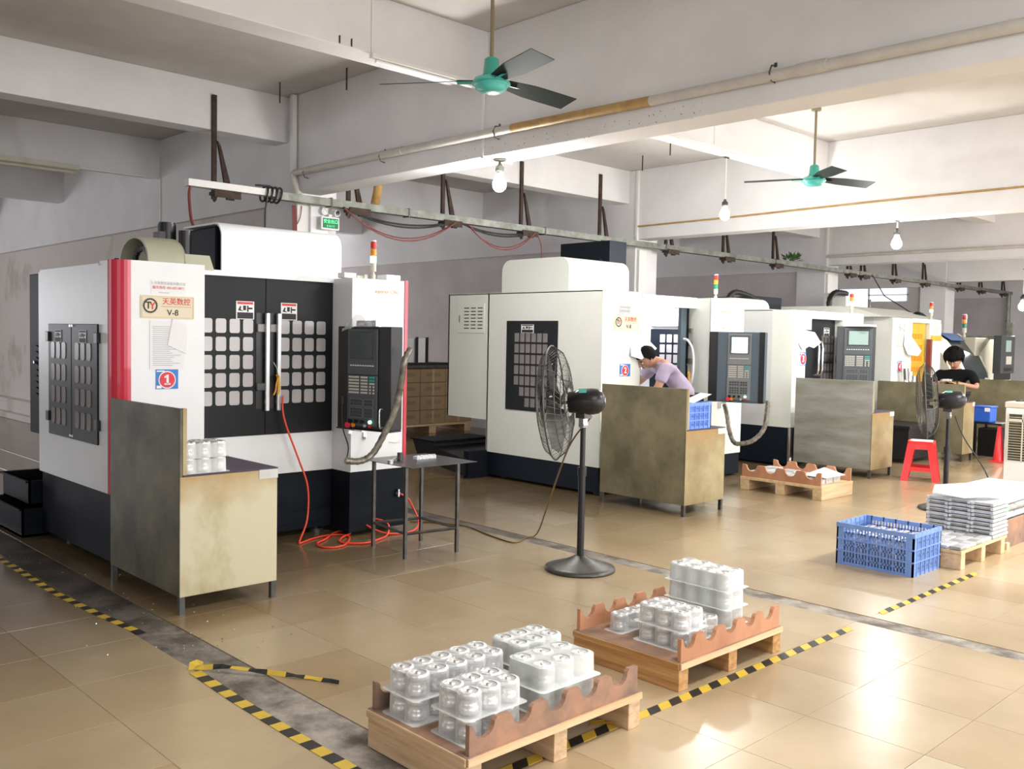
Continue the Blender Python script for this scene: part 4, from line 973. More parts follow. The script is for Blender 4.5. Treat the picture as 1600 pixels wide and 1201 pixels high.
# ================================================================== CRATES
def crate(name, label, x0, x1, y0, y1, z, h, nr, m, slots=True, rim=.03):
    T = thing(name, label, 'crate', ((x0+x1)/2, (y0+y1)/2, z))
    t = .012
    part('floor_panel', MB().box(x0+t, x1-t, y0+t, y1-t, z+.004, z+.014), M[m], T)
    for ax, a, b, pa, pb in (('x', x0, x1, y0, y0+t), ('x', x0, x1, y1-t, y1), ('y', y0, y1, x0, x0+t), ('y', y0, y1, x1-t, x1)):
        mb = MB()
        def bx(u0, u1, v0, v1, e=0):
            p0, p1 = (pa-e, pb) if pa in (x0, y0) else (pa, pb+e)
            if ax == 'x': mb.box(u0, u1, p0, p1, z+v0, z+v1)
            else: mb.box(p0, p1, u0, u1, z+v0, z+v1)
        bx(a, b, 0, .02); bx(a, b, h-rim, h, .004); bx(a, a+.05, .02, h-rim); bx(b-.05, b, .02, h-rim)
        n = nr if (b-a) > .35 else max(2, nr-2)
        for k in range(n+1):
            u = a+.05+(b-a-.1)*k/n; bx(u-.004, u+.004, .0, h, .005)
        for v in (.33, .62): bx(a, b, h*v-.005, h*v+.005, .004)
        wmesh = mb
        sl = 4
        for k in range(n):
            u0 = a+.05+(b-a-.1)*k/n; du = (b-a-.1)/n
            for q in range(1, sl): bx(u0+du*q/sl-.0045, u0+du*q/sl+.0045, .02, h-rim)
        for v in (.18, .48, .78): bx(a+.05, b-.05, h*v-.006, h*v+.006)
        part('wall', mb, M[m], T)
    return T
crate('slotted_crate', 'large blue slotted crate full of metal parts on the floor at right', 6.255, 6.70, 2.605, 3.155, 0, .293, 5, 'blue_crate')
me = MB().lathe([(0,0),(.032,0),(.034,.01),(.026,.02),(.026,.05),(.033,.055),(.033,.068),(.02,.07),(0,.066)], n=12).mesh('metal_bushing', M['alu'])
for l in range(3):
    for i in range(5):
        for j in range(6):
            o = bpy.data.objects.new('metal_bushing', me); C.objects.link(o); o.location = (6.315+.082*i, 2.67+.083*j, .016+.074*l)
            tag(o, 'metal bushing, %s from left, %s row, %s layer, large blue crate' % (('first','second','third','fourth','fifth')[i], ('first','second','third','fourth','fifth','sixth')[j], ('bottom', 'middle', 'top')[l]), 'bushing', 'bushings in the blue crate')
# small crate of papers on the second desk
crate('slotted_crate', 'small blue crate with papers standing on the second desk', 6.845, 7.21, 4.885, 5.12, .772, .235, 4, 'blue_bright')
one('paper_stack', MB().box(6.87,7.18,4.905,5.09,.79,.95), M['paper'], 'white papers filling the small blue crate on the second desk', 'paper')
mb = MB(); mb.add([(7.0,4.93,1.0),(7.25,4.91,1.075),(7.27,5.05,1.08),(7.02,5.07,1.01)], [(0,1,2,3)]); mb.add([(7.0,4.93,.99),(7.02,5.07,1.0),(7.0,5.1,.95),(6.98,4.95,.95)], [(0,1,2,3)])
one('curled_paper', mb, M['paper'], 'curled white paper sticking up out of the small blue crate', 'paper')

# ================================================================== RIGHT-HAND PALLETS WITH PACKETS
T = thing('pallet', 'pale low pallet with flat silver packets behind the large blue crate', 'pallet', (7.1, 2.8, 0), 'small wooden pallets')
for xa in (6.73, 7.11, 7.50): part('block', MB().box(xa, xa+.075, 2.475, 3.1, 0, .115), M['pine'], T, .003)
part('deck', MB().box(6.715, 7.60, 2.47, 3.12, .115, .135), M['pine'], T)
r_ = random.Random(9)
for i in range(6):
    for j in range(7):
        x, y = 6.722+.097*i, 2.475+.088*j
        mb = MB().box(x, x+.092, y, y+.080, .136, .158+.006*r_.random())
        one('silver_packet', mb, M['packet'] if (i+j) % 3 else M['packet_grey'], 'flat silver packet, %s column, %s row, layer behind the large blue crate' % (('first','second','third','fourth','fifth','sixth')[i], ('first','second','third','fourth','fifth','sixth','seventh')[j]), 'packet', 'packets behind the blue crate', bevel=.008)
for c in range(3):
    for l in range(9):
        y0 = 2.475+.165*c; dx = r_.uniform(-.012,.012); zz = .137+.030*l
        b = thing('wrapped_tray', '%s wrapped grey tray of the %s stack behind the flat packets at right' % (('bottom','second','third','fourth','fifth','sixth','seventh','eighth','top')[l], ('right','middle','left')[c]), 'tray', (7.45, y0+.08, zz), 'stacks of wrapped trays at right')
        part('bar', MB().box(7.325+dx, 7.60+dx, y0+.010, y0+.148, zz+.003, zz+.020), M['packet_grey'] if (l+c) % 2 else M['packet'], b, .003)
        part('wrap', MB().box(7.315+dx, 7.61+dx, y0, y0+.158, zz+.019, zz+.026).box(7.312+dx, 7.62+dx, y0-.002, y0+.02, zz+.002, zz+.022).box(7.312+dx, 7.62+dx, y0+.138, y0+.16, zz+.002, zz+.022), M['packet'], b, .003)
mb = MB(); mb.add([(7.26,2.90,.44),(7.42,2.95,.475),(7.66,2.72,.50),(7.62,2.50,.455),(7.40,2.55,.44),(7.28,2.68,.425)], [tuple(range(6))]); mb.v += [p-V((0,0,.006)) for p in mb.v]; mb.f += [[11,10,9,8,7,6]]+[[i,6+i,6+(i+1)%6,(i+1)%6] for i in range(6)]; mb.sm += [False]*7; mb.mi += [0]*7
one('paper_sheet', mb, M['paper'], 'big white sheet of paper draped over the stacks of wrapped trays', 'paper')
T = thing('pallet', 'brown plywood-sided pallet box at the right edge carrying bundles', 'pallet', (8.2, 2.8, 0), 'small wooden pallets')
part('side_board', MB().box(7.70, 9.0, 2.52, 2.54, .0, .215).box(7.70, 7.72, 2.54, 3.12, .05, .215), M['ply_dark'], T)
part('foot', MB().box(7.70, 7.76, 2.50, 2.60, 0, .05), M['pine'], T)
part('deck', MB().box(7.72, 9.0, 2.54, 3.12, .06, .09), M['pine'], T)
for i in range(4):
    for l in range(5):
        x = 7.74+.31*i+r_.uniform(-.01,.01); zz = .092+.058*l
        b = thing('newspaper_bundle', '%s bundle in the %s pile on the plywood-sided pallet box' % (('lowest','second','third','fourth','topmost')[l], ('nearest','second','third','farthest')[i]), 'bundle', (x+.15, 2.82, zz), 'bundles on the plywood-sided pallet')
        part('sheets', MB().box(x, x+.295, 2.56, 3.10, zz+.002, zz+.052), M['packet'] if (i+l) % 2 else M['paper'], b, .012)
        part('fold', MB().box(x-.006, x+.30, 2.545, 2.575, zz+.012, zz+.042), M['packet_grey'] if l % 2 else M['paper_grey'], b, .008)
one('label_card', MB().box(7.72, 7.90, 2.70, 2.86, .385, .389), M['pink'], 'pink printed card lying on top of the bundles at right', 'card')
one('label_card', MB().box(7.55, 7.62, 2.475, 2.62, .30, .345), M['green_label'], 'green printed card on the side of the wrapped stacks', 'card')
# ================================================================== PEDESTAL FANS
def pedestal_fan(name, label, loc, head_az, zc, R=.385, tilt=4, base_r=.235):
    T = thing(name, label, 'fan', loc, 'pedestal fans')
    L = V(loc)
    def P(nm, mb, m, par=T, F=None, label=None):
        if F is not None: mb.v = [F @ p for p in mb.v]
        mb.v = [p+L for p in mb.v]; return part(nm, mb, m, par, label=label)
    P('base', MB().lathe([(0,.0),(base_r,.0),(base_r+.004,.008),(base_r,.022),(base_r*.86,.032),(base_r*.45,.062),(.06,.085),(.035,.10),(0,.10)], n=36), M['dark_steel'])
    P('pole', MB().cyl((0,0,.09),(0,0,zc-.45),.024,16).cyl((0,0,zc-.46),(0,0,zc-.16),.018,14).cyl((0,0,zc-.5),(0,0,zc-.44),.03,14), M['black'])
    P('hinge', MB().cyl((-.02,0,zc-.155),(.02,0,zc-.155),.024,12).box(-.022,.022,-.02,.02,zc-.17,zc-.06), M['steel'])
    d = V((math.cos(head_az), math.sin(head_az), -math.sin(math.radians(tilt)))).normalized()
    q = V((0,0,1)).rotation_difference(d).to_matrix().to_4x4()
    F = Matrix.Translation((0,0,zc)) @ q
    m_ = P('motor', MB().lathe([(0,-.145),(.03,-.143),(.06,-.13),(.082,-.10),(.088,-.06),(.088,.03),(.075,.05),(.07,.10),(0,.10)], n=28), M['black'], F=F)
    P('motor_cap', MB().lathe([(.012,-.147),(.018,-.149),(.022,-.146)], n=16), M['steel'], m_, F)
    P('label_plate', MB().box(-.02,.02,-.089,-.087,-.03,.02), M['teal'], m_, F)
    P('switch_box', MB().box(-.035,.035,-.04,.04,zc-.11,zc-.07).cyl((.03,0,zc-.10),(.075,0,zc-.105),.012,10), M['dark_steel'])
    # guard: front and rear wire dishes, rings and a rim
    mb = MB(); off = .20
    def dish(s_, depth, nw, rh):
        for k in range(nw):
            a = 2*PI*k/nw; pts = []
            for t in range(7):
                u = t/6; r = rh+(R-rh)*u; zz = off+s_*depth*math.sqrt(max(0, 1-u**2.6)); pts.append((r*math.cos(a+.35*u), r*math.sin(a+.35*u), zz))
            mb.tube(pts, .0013, 3, caps=False)
    dish(1, .085, 64, .055); dish(-1, .105, 52, .10)
    for s_, depth in ((1,.085),(-1,.105)):
        for u in (.30,.62,.85):
            r = .06+(R-.06)*u; zz = off+s_*depth*math.sqrt(max(0,1-u**2.6))
            mb.tube([(r*math.cos(2*PI*k/40), r*math.sin(2*PI*k/40), zz) for k in range(40)], .0028, 4, closed=True)
    P('guard', mb, M['dark_steel'], F=F)
    P('guard_rim', MB().tube([(R*math.cos(2*PI*k/56), R*math.sin(2*PI*k/56), off) for k in range(56)], .0055, 6, closed=True), M['dark_steel'], F=F)
    mb = MB()
    for k in range(6):
        a = 2*PI*k/6+.2
        pts = []
        for t in range(7):
            u = t/6; r = .09+(R-.09)*u; pts.append((r*math.cos(a), r*math.sin(a), off-.106*math.sqrt(max(0,1-u**2.6))-.002))
        mb.tube(pts, .0032, 4)
    P('guard_bar', mb, M['dark_steel'], F=F)
    P('hub_badge', MB().lathe([(0,off+.092),(.05,off+.09),(.055,off+.082)], n=20), M['navy'], F=F)
    for k in range(3):
        a = 2*PI*k/3+.5; vs = []
        for i in range(7):
            u = i/6; r = .045+.30*u; ch = .045+.075*math.sin(PI*min(1,u*.85+.12)); tw_ = math.radians(32-14*u)
            for sgn in (-1, 1):
                al = a+sgn*ch/max(r,.09)*math.cos(tw_); vs.append((r*math.cos(al), r*math.sin(al), off-.02+sgn*ch*math.sin(tw_)))
        mb = MB(); mb.add(vs, [(2*i,2*i+2,2*i+3,2*i+1) for i in range(6)], True); P('blade', mb, M['dark_steel'], F=F)
    P('shaft', MB().cyl((0,0,.09),(0,0,off+.01),.012,10).cyl((0,0,off-.03),(0,0,off+.03),.05,18), M['dark_steel'], F=F)
    return T
pedestal_fan('pedestal_fan', 'tall black pedestal fan standing in front of the second white machine', (4.685, 4.185, 0), math.radians(123), 1.135)
pedestal_fan('pedestal_fan', 'far black pedestal fan beside the red stool, in front of the man in black', (9.12, 3.525, 0), math.radians(112), 1.045, R=.36)
one('fan_cord', MB().tube(smooth_path([(4.72,4.15,1.03),(4.78,4.40,.80),(5.05,4.85,.30),(5.20,5.10,.03),(5.10,5.12,.006),(4.90,5.05,.006),(4.93,5.35,.006),(5.02,5.75,.006),(4.9,6.05,.006),(4.78,6.18,.006)]), .006, 6), M['cable_brown'], 'brown cable running across the floor from the pedestal fan to the steel table', 'cable')
one('fan_cord', MB().tube(smooth_path([(9.16,3.48,.90),(9.18,3.40,.7),(9.24,3.22,.40),(9.28,3.10,.10),(9.3,2.98,.006),(9.5,2.8,.006)]), .006, 6), M['cable_black'], 'black cord hanging from the far pedestal fan', 'cable')

# ================================================================== CEILING FANS
def ceiling_fan(label, loc, angs, R=.70, drop=.8, cover=True):
    T = thing('ceiling_fan', label, 'ceiling fan', loc, 'ceiling fans')
    L = V(loc)
    def P(nm, mb, m, par=T): mb.v = [p+L for p in mb.v]; return part(nm, mb, m, par)
    P('rod', MB().cyl((0,0,.15),(0,0,drop),.013,12).cyl((0,0,drop-.05),(0,0,drop),.05,16), M['rod'])
    P('canopy', MB().lathe([(.028,.165),(.045,.155),(.055,.06),(.075,.045),(.03,.04)], n=22), M['teal'])
    P('motor', MB().lathe([(0,.05),(.06,.05),(.105,.035),(.118,.012),(.118,-.006),(.105,-.012),(.102,-.014),(.098,-.03),(.07,-.048),(.03,-.054),(0,-.055)], n=30), M['teal_light'])
    P('motor_band', MB().lathe([(.112,.006),(.122,.006),(.122,-.004),(.112,-.004)], n=30), M['teal'])
    for a in angs:
        a = math.radians(a); ca, sa = math.cos(a), math.sin(a)
        vs = []; n = 8
        for i in range(n+1):
            u = i/n; r = .09+(R-.09)*u; w0 = .046+.032*min(1, u*2.5); tw_ = math.radians(-15)
            zz = .022-.018*u
            for s_, th in ((-1,0),(1,0),(1,.004),(-1,.004)):
                wx = w0*s_*math.cos(tw_); vs.append((r*ca-wx*sa, r*sa+wx*ca, zz+s_*w0*math.sin(tw_)+th))
        mb = MB(); fs = []
        for i in range(n):
            for k in range(4): fs.append((i*4+k, i*4+(k+1)%4, (i+1)*4+(k+1)%4, (i+1)*4+k))
        fs += [(3,2,1,0),(n*4,n*4+1,n*4+2,n*4+3)]
        mb.add(vs, fs); P('blade', mb, M['blade'])
        P('blade_arm', MB().prism([(.06,.018),(.20,.012),(.20,.022),(.06,.030)], 1, -.02, .02), M['teal']) if False else P('blade_arm', (lambda m: (m.add([(.07*ca+.025*sa,.07*sa-.025*ca,.012),(.07*ca-.025*sa,.07*sa+.025*ca,.020),(.22*ca-.03*sa,.22*sa+.03*ca,.022),(.22*ca+.03*sa,.22*sa-.03*ca,.008)], [(0,1,2,3)]), m)[1])(MB()), M['teal'])
    return T
import math as _m
def scr_ang(x, d):   # a blade that points x to the right and d away
    return math.degrees(math.atan2(rt.y*x+fw.y*d, rt.x*x+fw.x*d))
ceiling_fan('near teal ceiling fan with three dark blades, top centre', (4.02, 4.43, 3.14), [scr_ang(-.70,.07), scr_ang(.30,-.62), scr_ang(.52,.48)], drop=.86)
ceiling_fan('far teal ceiling fan with dark blades, upper right', (9.0, 4.93, 3.232), [scr_ang(-.62,.16), scr_ang(.64,.20), scr_ang(.02,-.70)], drop=.768)

# ================================================================== BULBS
def bulb(label, loc, cord_to=None, power=55, r=.058, plate=False):
    T = thing('light_bulb', label, 'light bulb', loc, 'bare bulbs')
    L = V(loc)
    def P(nm, mb, m, par=T): mb.v = [p+L for p in mb.v]; return part(nm, mb, m, par)
    P('bulb', MB().lathe([(0,-r),(r*.5,-r*.87),(r*.87,-r*.5),(r,0),(r*.93,r*.42),(r*.72,r*.85),(r*.52,r*1.2),(r*.45,r*1.5)], n=20), M['bulb'])
    P('bulb_collar', MB().lathe([(r*.45,r*1.45),(r*.5,r*1.5),(r*.48,r*1.9),(0,r*1.9)], n=16), M['sign_white'])
    P('lamp_holder', MB().lathe([(0,r*1.85),(r*.55,r*1.85),(r*.62,r*2.0),(r*.60,r*2.5),(r*.35,r*2.7),(r*.2,r*3.1),(0,r*3.1)], n=16), M['dark_steel'] if not plate else M['galv'])
    if cord_to:
        P('cord', MB().cyl((0,0,r*3.05),(cord_to[0],cord_to[1],cord_to[2]-.004),.010,8), M['conduit'])
        P('ceiling_hook', MB().box(cord_to[0]-.04,cord_to[0]+.04,cord_to[1]-.012,cord_to[1]+.012,cord_to[2]-.012,cord_to[2]-.002), M['dark_steel'])
    else:
        P('mount', MB().cyl((0,0,r*3.0),(0,0,r*3.6),.012,10).lathe([(0,r*3.6),(.055,r*3.6),(.05,r*3.35),(.01,r*3.3)], n=18), M['galv'])
    l = bpy.data.lights.new('bulb_light', 'POINT'); l.energy = power; l.shadow_soft_size = .07; l.color = (1,.985,.96)
    o = bpy.data.objects.new('bulb_light', l); C.objects.link(o); o.location = (loc[0], loc[1], loc[2]-.02); o['kind'] = 'helper'
    o.location = L+V((0,0,-r-.085))
    return T
bulb('bright bare bulb under the main beam, nearest, at top centre', (5.264, 5.679, 2.80), None, 62, .058, True)
bulb('bare bulb on a long white cord, left of the far ceiling fan', (8.85, 5.90, 2.945), (0,0,.63), 60, .056)
bulb('bare bulb hanging below the second main beam at right', (10.86, 4.87, 2.735), (0,0,.27), 60, .060)
bulb('small bright bulb at the right edge, farthest away', (18.8, 6.02, 2.31), (0,0,.70), 60, .075)

# ================================================================== CABLE TRAY along the column row
TY = 8.36
T = thing('cable_tray', 'long grey metal cable tray hanging across the columns above the machines', 'cable tray', (14.5, TY, 2.88))
part('trunk', MB().box(4.72, 25.2, TY-.05, TY+.05, 2.870, 2.945), M['galv'], T)
part('white_end', MB().box(3.83, 4.72, TY-.05, TY+.05, 2.89, 2.955), M['conduit'], T, .003, label='white painted end section')
for x in (5.35, 6.35, 8.5, 11.0, 14.0, 17.0): part('joint_clip', MB().box(x, x+.02, TY-.055, TY+.055, 2.86, 2.955), M['dark_steel'], T)
one('cable_drop', MB().tube(smooth_path([(3.86,8.33,2.89),(3.83,8.3,2.80),(3.76,8.1,2.55),(3.72,7.9,2.42)]), .014, 8), M['cable_red'], 'brown-red cable dropping from the white end of the cable tray', 'cable')
mb = MB()
for k in range(4):
    x = 4.62+.05*k; mb.tube([(x+.015*math.sin(a), TY+.075*math.cos(a), 2.91+.075*math.sin(a)) for a in [2*PI*j/16 for j in range(16)]], .011, 6, closed=True)
mb.tube([(4.50,TY-.05,2.975),(4.66,TY-.04,2.985)], .010, 6); mb.tube(smooth_path([(4.62,TY-.07,2.90),(4.60,TY-.06,2.7),(4.60,TY-.06,2.35)]), .010, 6)
one('cable_coil', mb, M['cable_black'], 'black cable coiled around the white end of the cable tray', 'cable')
for k, (xa, zt) in enumerate(((4.17,3.80),(5.69,3.53),(6.99,3.53),(8.26,3.76),(9.76,3.80),(11.25,3.40),(12.74,3.45),(14.23,3.45),(16.9,3.2),(17.45,3.35),(18.84,3.35),(20.29,3.35),(22.2,3.2),(23.5,3.3),(25.0,3.3))):
    pos = ('over the nearest machine', 'just right of the exit sign', 'left of the nearest bulb', 'right of the nearest bulb', 'before the second column', 'just after the second column', 'under the far ceiling fan, left', 'under the far ceiling fan, right', 'just after the third column', 'second after the third column', 'third after the third column', 'fourth after the third column', 'third from the right end', 'second from the right end', 'at the right end')[k]
    T = thing('tray_bracket', 'rusty iron hanger bracket holding the cable tray, '+pos, 'bracket', (xa, 8.5, 2.83), 'tray hangers')
    x1 = xa*1.028; z1 = min(1.55+(zt-1.55)*1.028, 3.9); x2 = xa*.984
    part('strap', MB().box(x1-.022, x1+.022, 8.725, 8.758, 2.855, z1), M['rust'], T)
    part('brace', MB().prism([(x1+.02,min(z1-.05,3.42)),(x1+.05,min(z1-.08,3.38)),(x1+.20,2.86),(x1+.12,2.86)], 1, 8.70, 8.73), M['rust'], T)
    part('arm', MB().tube([(x1,8.73,2.84),(x2+.02,TY,2.845)], .018, 4), M['rust'], T)
    part('shelf', MB().box(x2-.025, x2+.24, TY-.055, TY+.055, 2.835, 2.868).box(x2-.025, x2+.24, TY-.066, TY-.052, 2.815, 2.884), M['rust'], T)
def sag(a, b, d, r, m, label, n=1):
    mb = MB()
    for q in range(n):
        pts = [V(a).lerp(V(b), t/14)+V((0,-.02*q,-(d+.03*q)*4*(t/14)*(1-t/14))) for t in range(15)]; mb.tube(pts, r, 6)
    one('sagging_cable', mb, m, label, 'cable', 'cables sagging under the tray')
sag((5.5,8.3,2.86),(7.0,8.3,2.86),.24,.007,M['cable_red'],'two thin red cables sagging right of the exit sign', 2)
sag((7.2,8.3,2.86),(8.3,8.3,2.86),.22,.007,M['cable_red'],'two thin red cables sagging left of the second machine', 2)
sag((5.5,8.32,2.87),(7.0,8.32,2.87),.10,.010,M['cable_black'],'black cable bundle sagging right of the exit sign', 2)
sag((7.1,8.32,2.87),(8.3,8.32,2.87),.07,.010,M['cable_black'],'black cable bundle sagging under the nearest bulb', 2)
one('cable_drop', MB().tube(smooth_path([(8.40,8.35,2.86),(8.46,8.33,2.7),(8.45,8.3,2.3)]), .009, 6), M['cable_red'], 'thin brown cable dropping behind the second machine cover', 'cable')
one('cable_drop', MB().tube([(17.5,8.3,2.9),(17.62,8.1,2.5),(17.8,7.6,2.15)], .010, 6), M['cable_black'], 'thin black cable slanting down to the fourth machine', 'cable')
one('drop_post', MB().cyl((25.05,8.36,1.75),(25.05,8.36,2.90),.06,10), M['galv'], 'grey vertical pipe at the right end of the cable tray', 'pipe')
mb = MB(); r_ = random.Random(4)
for i in range(46):
    a = r_.uniform(0,6.28); e = r_.uniform(.1,1.2); l = r_.uniform(.12,.30); c = V((14.55+r_.uniform(-.1,.1),8.33,2.95)); d = V((math.cos(a)*math.cos(e),math.sin(a)*math.cos(e)*.5,math.sin(e)*.8))
    s_ = V((-d.y,d.x,.1)).normalized()*.03; p = c+d*l; mb.add([c+d*l*.4, c+d*l*.7+s_, p, c+d*l*.7-s_], [(0,1,2,3)])
T = one('green_tuft', mb, M['leaf'], 'tuft of green leaves caught on the cable tray near the third column', 'plant')

# ================================================================== COLUMN FITTINGS: conduit, exit light
T = thing('exit_light', 'white emergency light box with green exit sign on the first column', 'exit sign', (5.42, 8.60, 2.64))
part('housing', MB().box(5.25, 5.46, 8.53, 8.615, 2.60, 2.915), M['sign_white'], T, .006)
for x, z in ((5.375, 2.84), (5.53, 2.835)):
    l_ = part('spot_lamp', MB().cyl((x,8.56,z),(x,8.46,z-.01),.038,20).cyl((x,8.60,z-.02),(x,8.55,z),.015,8), M['sign_white'], T)
    part('lens', MB().cyl((x,8.459,z-.01),(x,8.455,z-.01),.026,18), M['steel'], l_)
sg = part('sign_frame', MB().box(5.315, 5.535, 8.43, 8.46, 2.64, 2.775), M['sign_white'], T, .006)
part('sign_face', MB().box(5.333, 5.517, 8.425, 8.431, 2.657, 2.758), M['exit_green'], sg)
lettering('安全出口', .044, (5.425, 8.424, 2.724), sg, M['exit_glow']); lettering('E X I T', .026, (5.425, 8.424, 2.677), sg, M['exit_glow'], sx=1.25)
part('sign_neck', MB().box(5.41,5.45,8.44,8.55,2.77,2.80), M['sign_white'], T)
one('junction_cover', MB().box(5.118, 5.262, 8.575, 8.615, 1.9, 2.96), M['conduit'], 'flat white cover panel on the first column beside the exit light', 'panel', bevel=.004)
mb = MB()
for k in range(4): mb.tube(smooth_path([(5.065+.012*k,8.58,2.87),(5.07+.012*k,8.57,2.6),(5.068+.010*k,8.57,2.2)]), .007, 6)
mb.tube(smooth_path([(5.16,8.56,2.87),(5.14,8.55,2.76),(5.11,8.56,2.68)]), .005, 6)
one('cable_bundle', mb, M['cable_red'], 'bundle of red cables running down the first column', 'cable')
one('conduit_pipe', MB().box(5.055, 5.105, 8.575, 8.622, 3.16, 3.99), M['conduit'], 'white square conduit on the first column up to the ceiling', 'pipe')
T = thing('drain_pipe', 'long pale drain pipe along the side of the main beam, partly stained yellow', 'pipe', (5.08, 5.0, 3.17))
part('pipe', MB().cyl((5.085, 8.60, 3.20),(5.085, 5.35, 3.18),.034,16).cyl((5.085, 4.0, 3.165),(5.085, -4.5, 3.12),.034,16), M['pvc'], T)
part('stained_pipe', MB().cyl((5.085, 5.35, 3.18),(5.085, 4.0, 3.165),.0345,16), M['pvc_stain'], T, label='stretch stained yellow')
part('elbow', MB().tube([(5.085,8.55,3.20),(5.085,8.61,3.19),(5.09,8.58,3.12),(5.12,8.56,2.98)], .036, 14), M['pvc'], T)
part('coupling', MB().cyl((5.085,6.95,3.19),(5.085,6.75,3.19),.039,16), M['pvc'], T); part('coupling', MB().cyl((5.085,2.92,3.16),(5.085,2.72,3.16),.039,16), M['pvc'], T)
for y in (8.36, 7.06, 5.53, 3.08):
    part('clamp', MB().tube([(5.115,y,3.225),(5.07,y,3.22),(5.046,y,3.175),(5.07,y,3.13),(5.115,y,3.125)], .005, 6).box(5.112,5.12,y-.008,y+.008,3.22,3.245), M['dark_steel'], T)
one('conduit_line', MB().box(5.108, 5.12, 5.715, 5.740, 3.0, 3.78).box(5.108, 5.44, 5.715, 5.735, 2.998, 3.009), M['conduit'], 'white conduit running down the main beam to the nearest bulb', 'conduit')
mb = MB(); r_ = random.Random(21)
for i in range(60):
    y = r_.uniform(3.6, 6.0); z = 3.10-abs(r_.gauss(0,.045)); s_ = r_.uniform(.003,.010)
    mb.add([(5.1185,y,z),(5.1185,y+s_,z+s_*.4),(5.1185,y+s_*.6,z-s_*.9)], [(0,2,1)])
T_ = bpy.data.objects['trim_1']; o = part('peeling_spot', mb, M['rust'], T_); o['kind'] = 'stuff'
mb = MB()
for i in range(70):
    y = r_.uniform(-1.5, 3.9); s_ = r_.uniform(.02,.07); mb.add([(5.428,y,3.013),(5.428,y+s_,3.013),(5.428,y+s_*.5,3.013-r_.uniform(-.03,.0)+.0)], [(0,1,2)])
# fluorescent batten on the near cross beam and another in the far left bay
T = thing('batten_light', 'white unlit tube batten under the upper cross beam beside the ceiling fan', 'lamp', (4.5, 5.67, 3.55))
part('batten', MB().box(3.98, 5.05, 5.655, 5.70, 3.545, 3.578), M['conduit'], T, .003); part('tube', MB().cyl((4.02,5.675,3.53),(5.0,5.675,3.53),.013,10), M['sign_white'], T)
one('conduit_line', MB().box(3.985, 3.995, 5.678, 5.691, 3.56, 3.99), M['conduit'], 'thin white conduit on the upper cross beam above the batten', 'conduit')
T = thing('batten_light', 'yellowed unlit tube batten under the far left cross beam', 'lamp', (3.4, 11.92, 3.5))
part('batten', MB().box(2.4, 4.10, 11.86, 11.96, 3.47, 3.528), M['beige'], T, .004); part('tube', MB().cyl((2.5,11.9,3.44),(4.05,11.9,3.44),.02,10), M['beige'], T)
one('conduit_line', MB().box(4.1, 5.118, 11.935, 11.948, 3.50, 3.525).box(5.105, 5.118, 11.90, 11.925, 2.95, 3.52), M['conduit'], 'thin white conduit at the back left wall', 'conduit')
one('conduit_line', MB().box(6.25, 10.69, 5.60, 5.63, 3.562, 3.579) if False else MB().box(7.0, 8.86, 5.70, 5.73, 3.565, 3.579), M['conduit'], 'white conduit under the cross beam leading to the hanging bulb', 'conduit')
one('conduit_line', MB().box(8.30, 8.31, 5.680, 5.690, 3.60, 3.99), M['conduit'], 'thin conduit up the cross beam above the hanging bulb', 'conduit')
for i, (x, y, lb) in enumerate(((4.75, 8.3, 'near the first column'), (4.92, 7.4, 'left of the near ceiling fan'), (9.9, 7.9, 'near the second column'), (9.3, 7.0, 'behind the hanging bulb'))):
    one('ceiling_rod', MB().cyl((x,y,3.80),(x,y,4.0),.008,6), M['rust'], 'short dark iron rod sticking down from the ceiling '+lb, 'rod', 'iron rods in the ceiling')
for x, lb in ((3.72, 'left'), (3.82, 'right')): one('bolt', MB().cyl((x,5.69,3.60),(x,5.69,3.64),.006,6).box(x-.004,x+.004,5.683,5.69,3.59,3.645), M['rust'], lb+' of two dark bolts on the upper cross beam left of the batten', 'bolt')
one('ceiling_hook', MB().tube(smooth_path([(3.4,10.4,4.0),(3.4,10.4,3.93),(3.44,10.36,3.90),(3.48,10.34,3.94)]), .012, 6), M['rust'], 'black iron hook in the back left ceiling', 'hook')
one('wall_hook', MB().tube([(5.18,13.4,2.55),(5.10,13.38,2.55),(5.09,13.36,2.48),(5.13,13.33,2.46)], .015, 6), M['rust'], 'small dark hook on the back left wall', 'hook')
mb = MB().tube(smooth_path([(6.15,8.66,3.30),(6.17,8.64,3.2),(6.13,8.62,3.05),(6.06,8.55,2.96)]), .05, 8)
one('yellow_hose_pipe', mb, M['pvc_stain'], 'rusty yellow bent pipe behind the cable tray right of the exit sign', 'pipe')
one('thin_conduit', MB().tube(smooth_path([(10.68,8.6,3.19),(10.685,7.0,3.20),(10.685,5.0,3.23),(10.685,3.0,3.24),(10.685,1.0,3.28)]), .012, 6), M['pvc_stain'], 'thin brown line along the second main beam', 'cable')
one('drain_pipe', MB().cyl((16.25,8.6,3.17),(16.25,0,3.17),.030,10), M['pvc'], 'pale pipe along the third main beam far right', 'pipe')
for bx, lb in ((10.66,'second'),(16.24,'third')): one('conduit_pipe', MB().box(bx,bx+.04,8.575,8.61,2.95,3.99), M['conduit'], 'white conduit on the %s column' % lb, 'pipe')
for bx, lb in ((10.73,'second'),(16.30,'third')): one('junction_cover', MB().box(bx,bx+.17,8.575,8.615,1.6,2.86), M['conduit'], 'white cover strip down the front of the %s column' % lb, 'panel', bevel=.004)

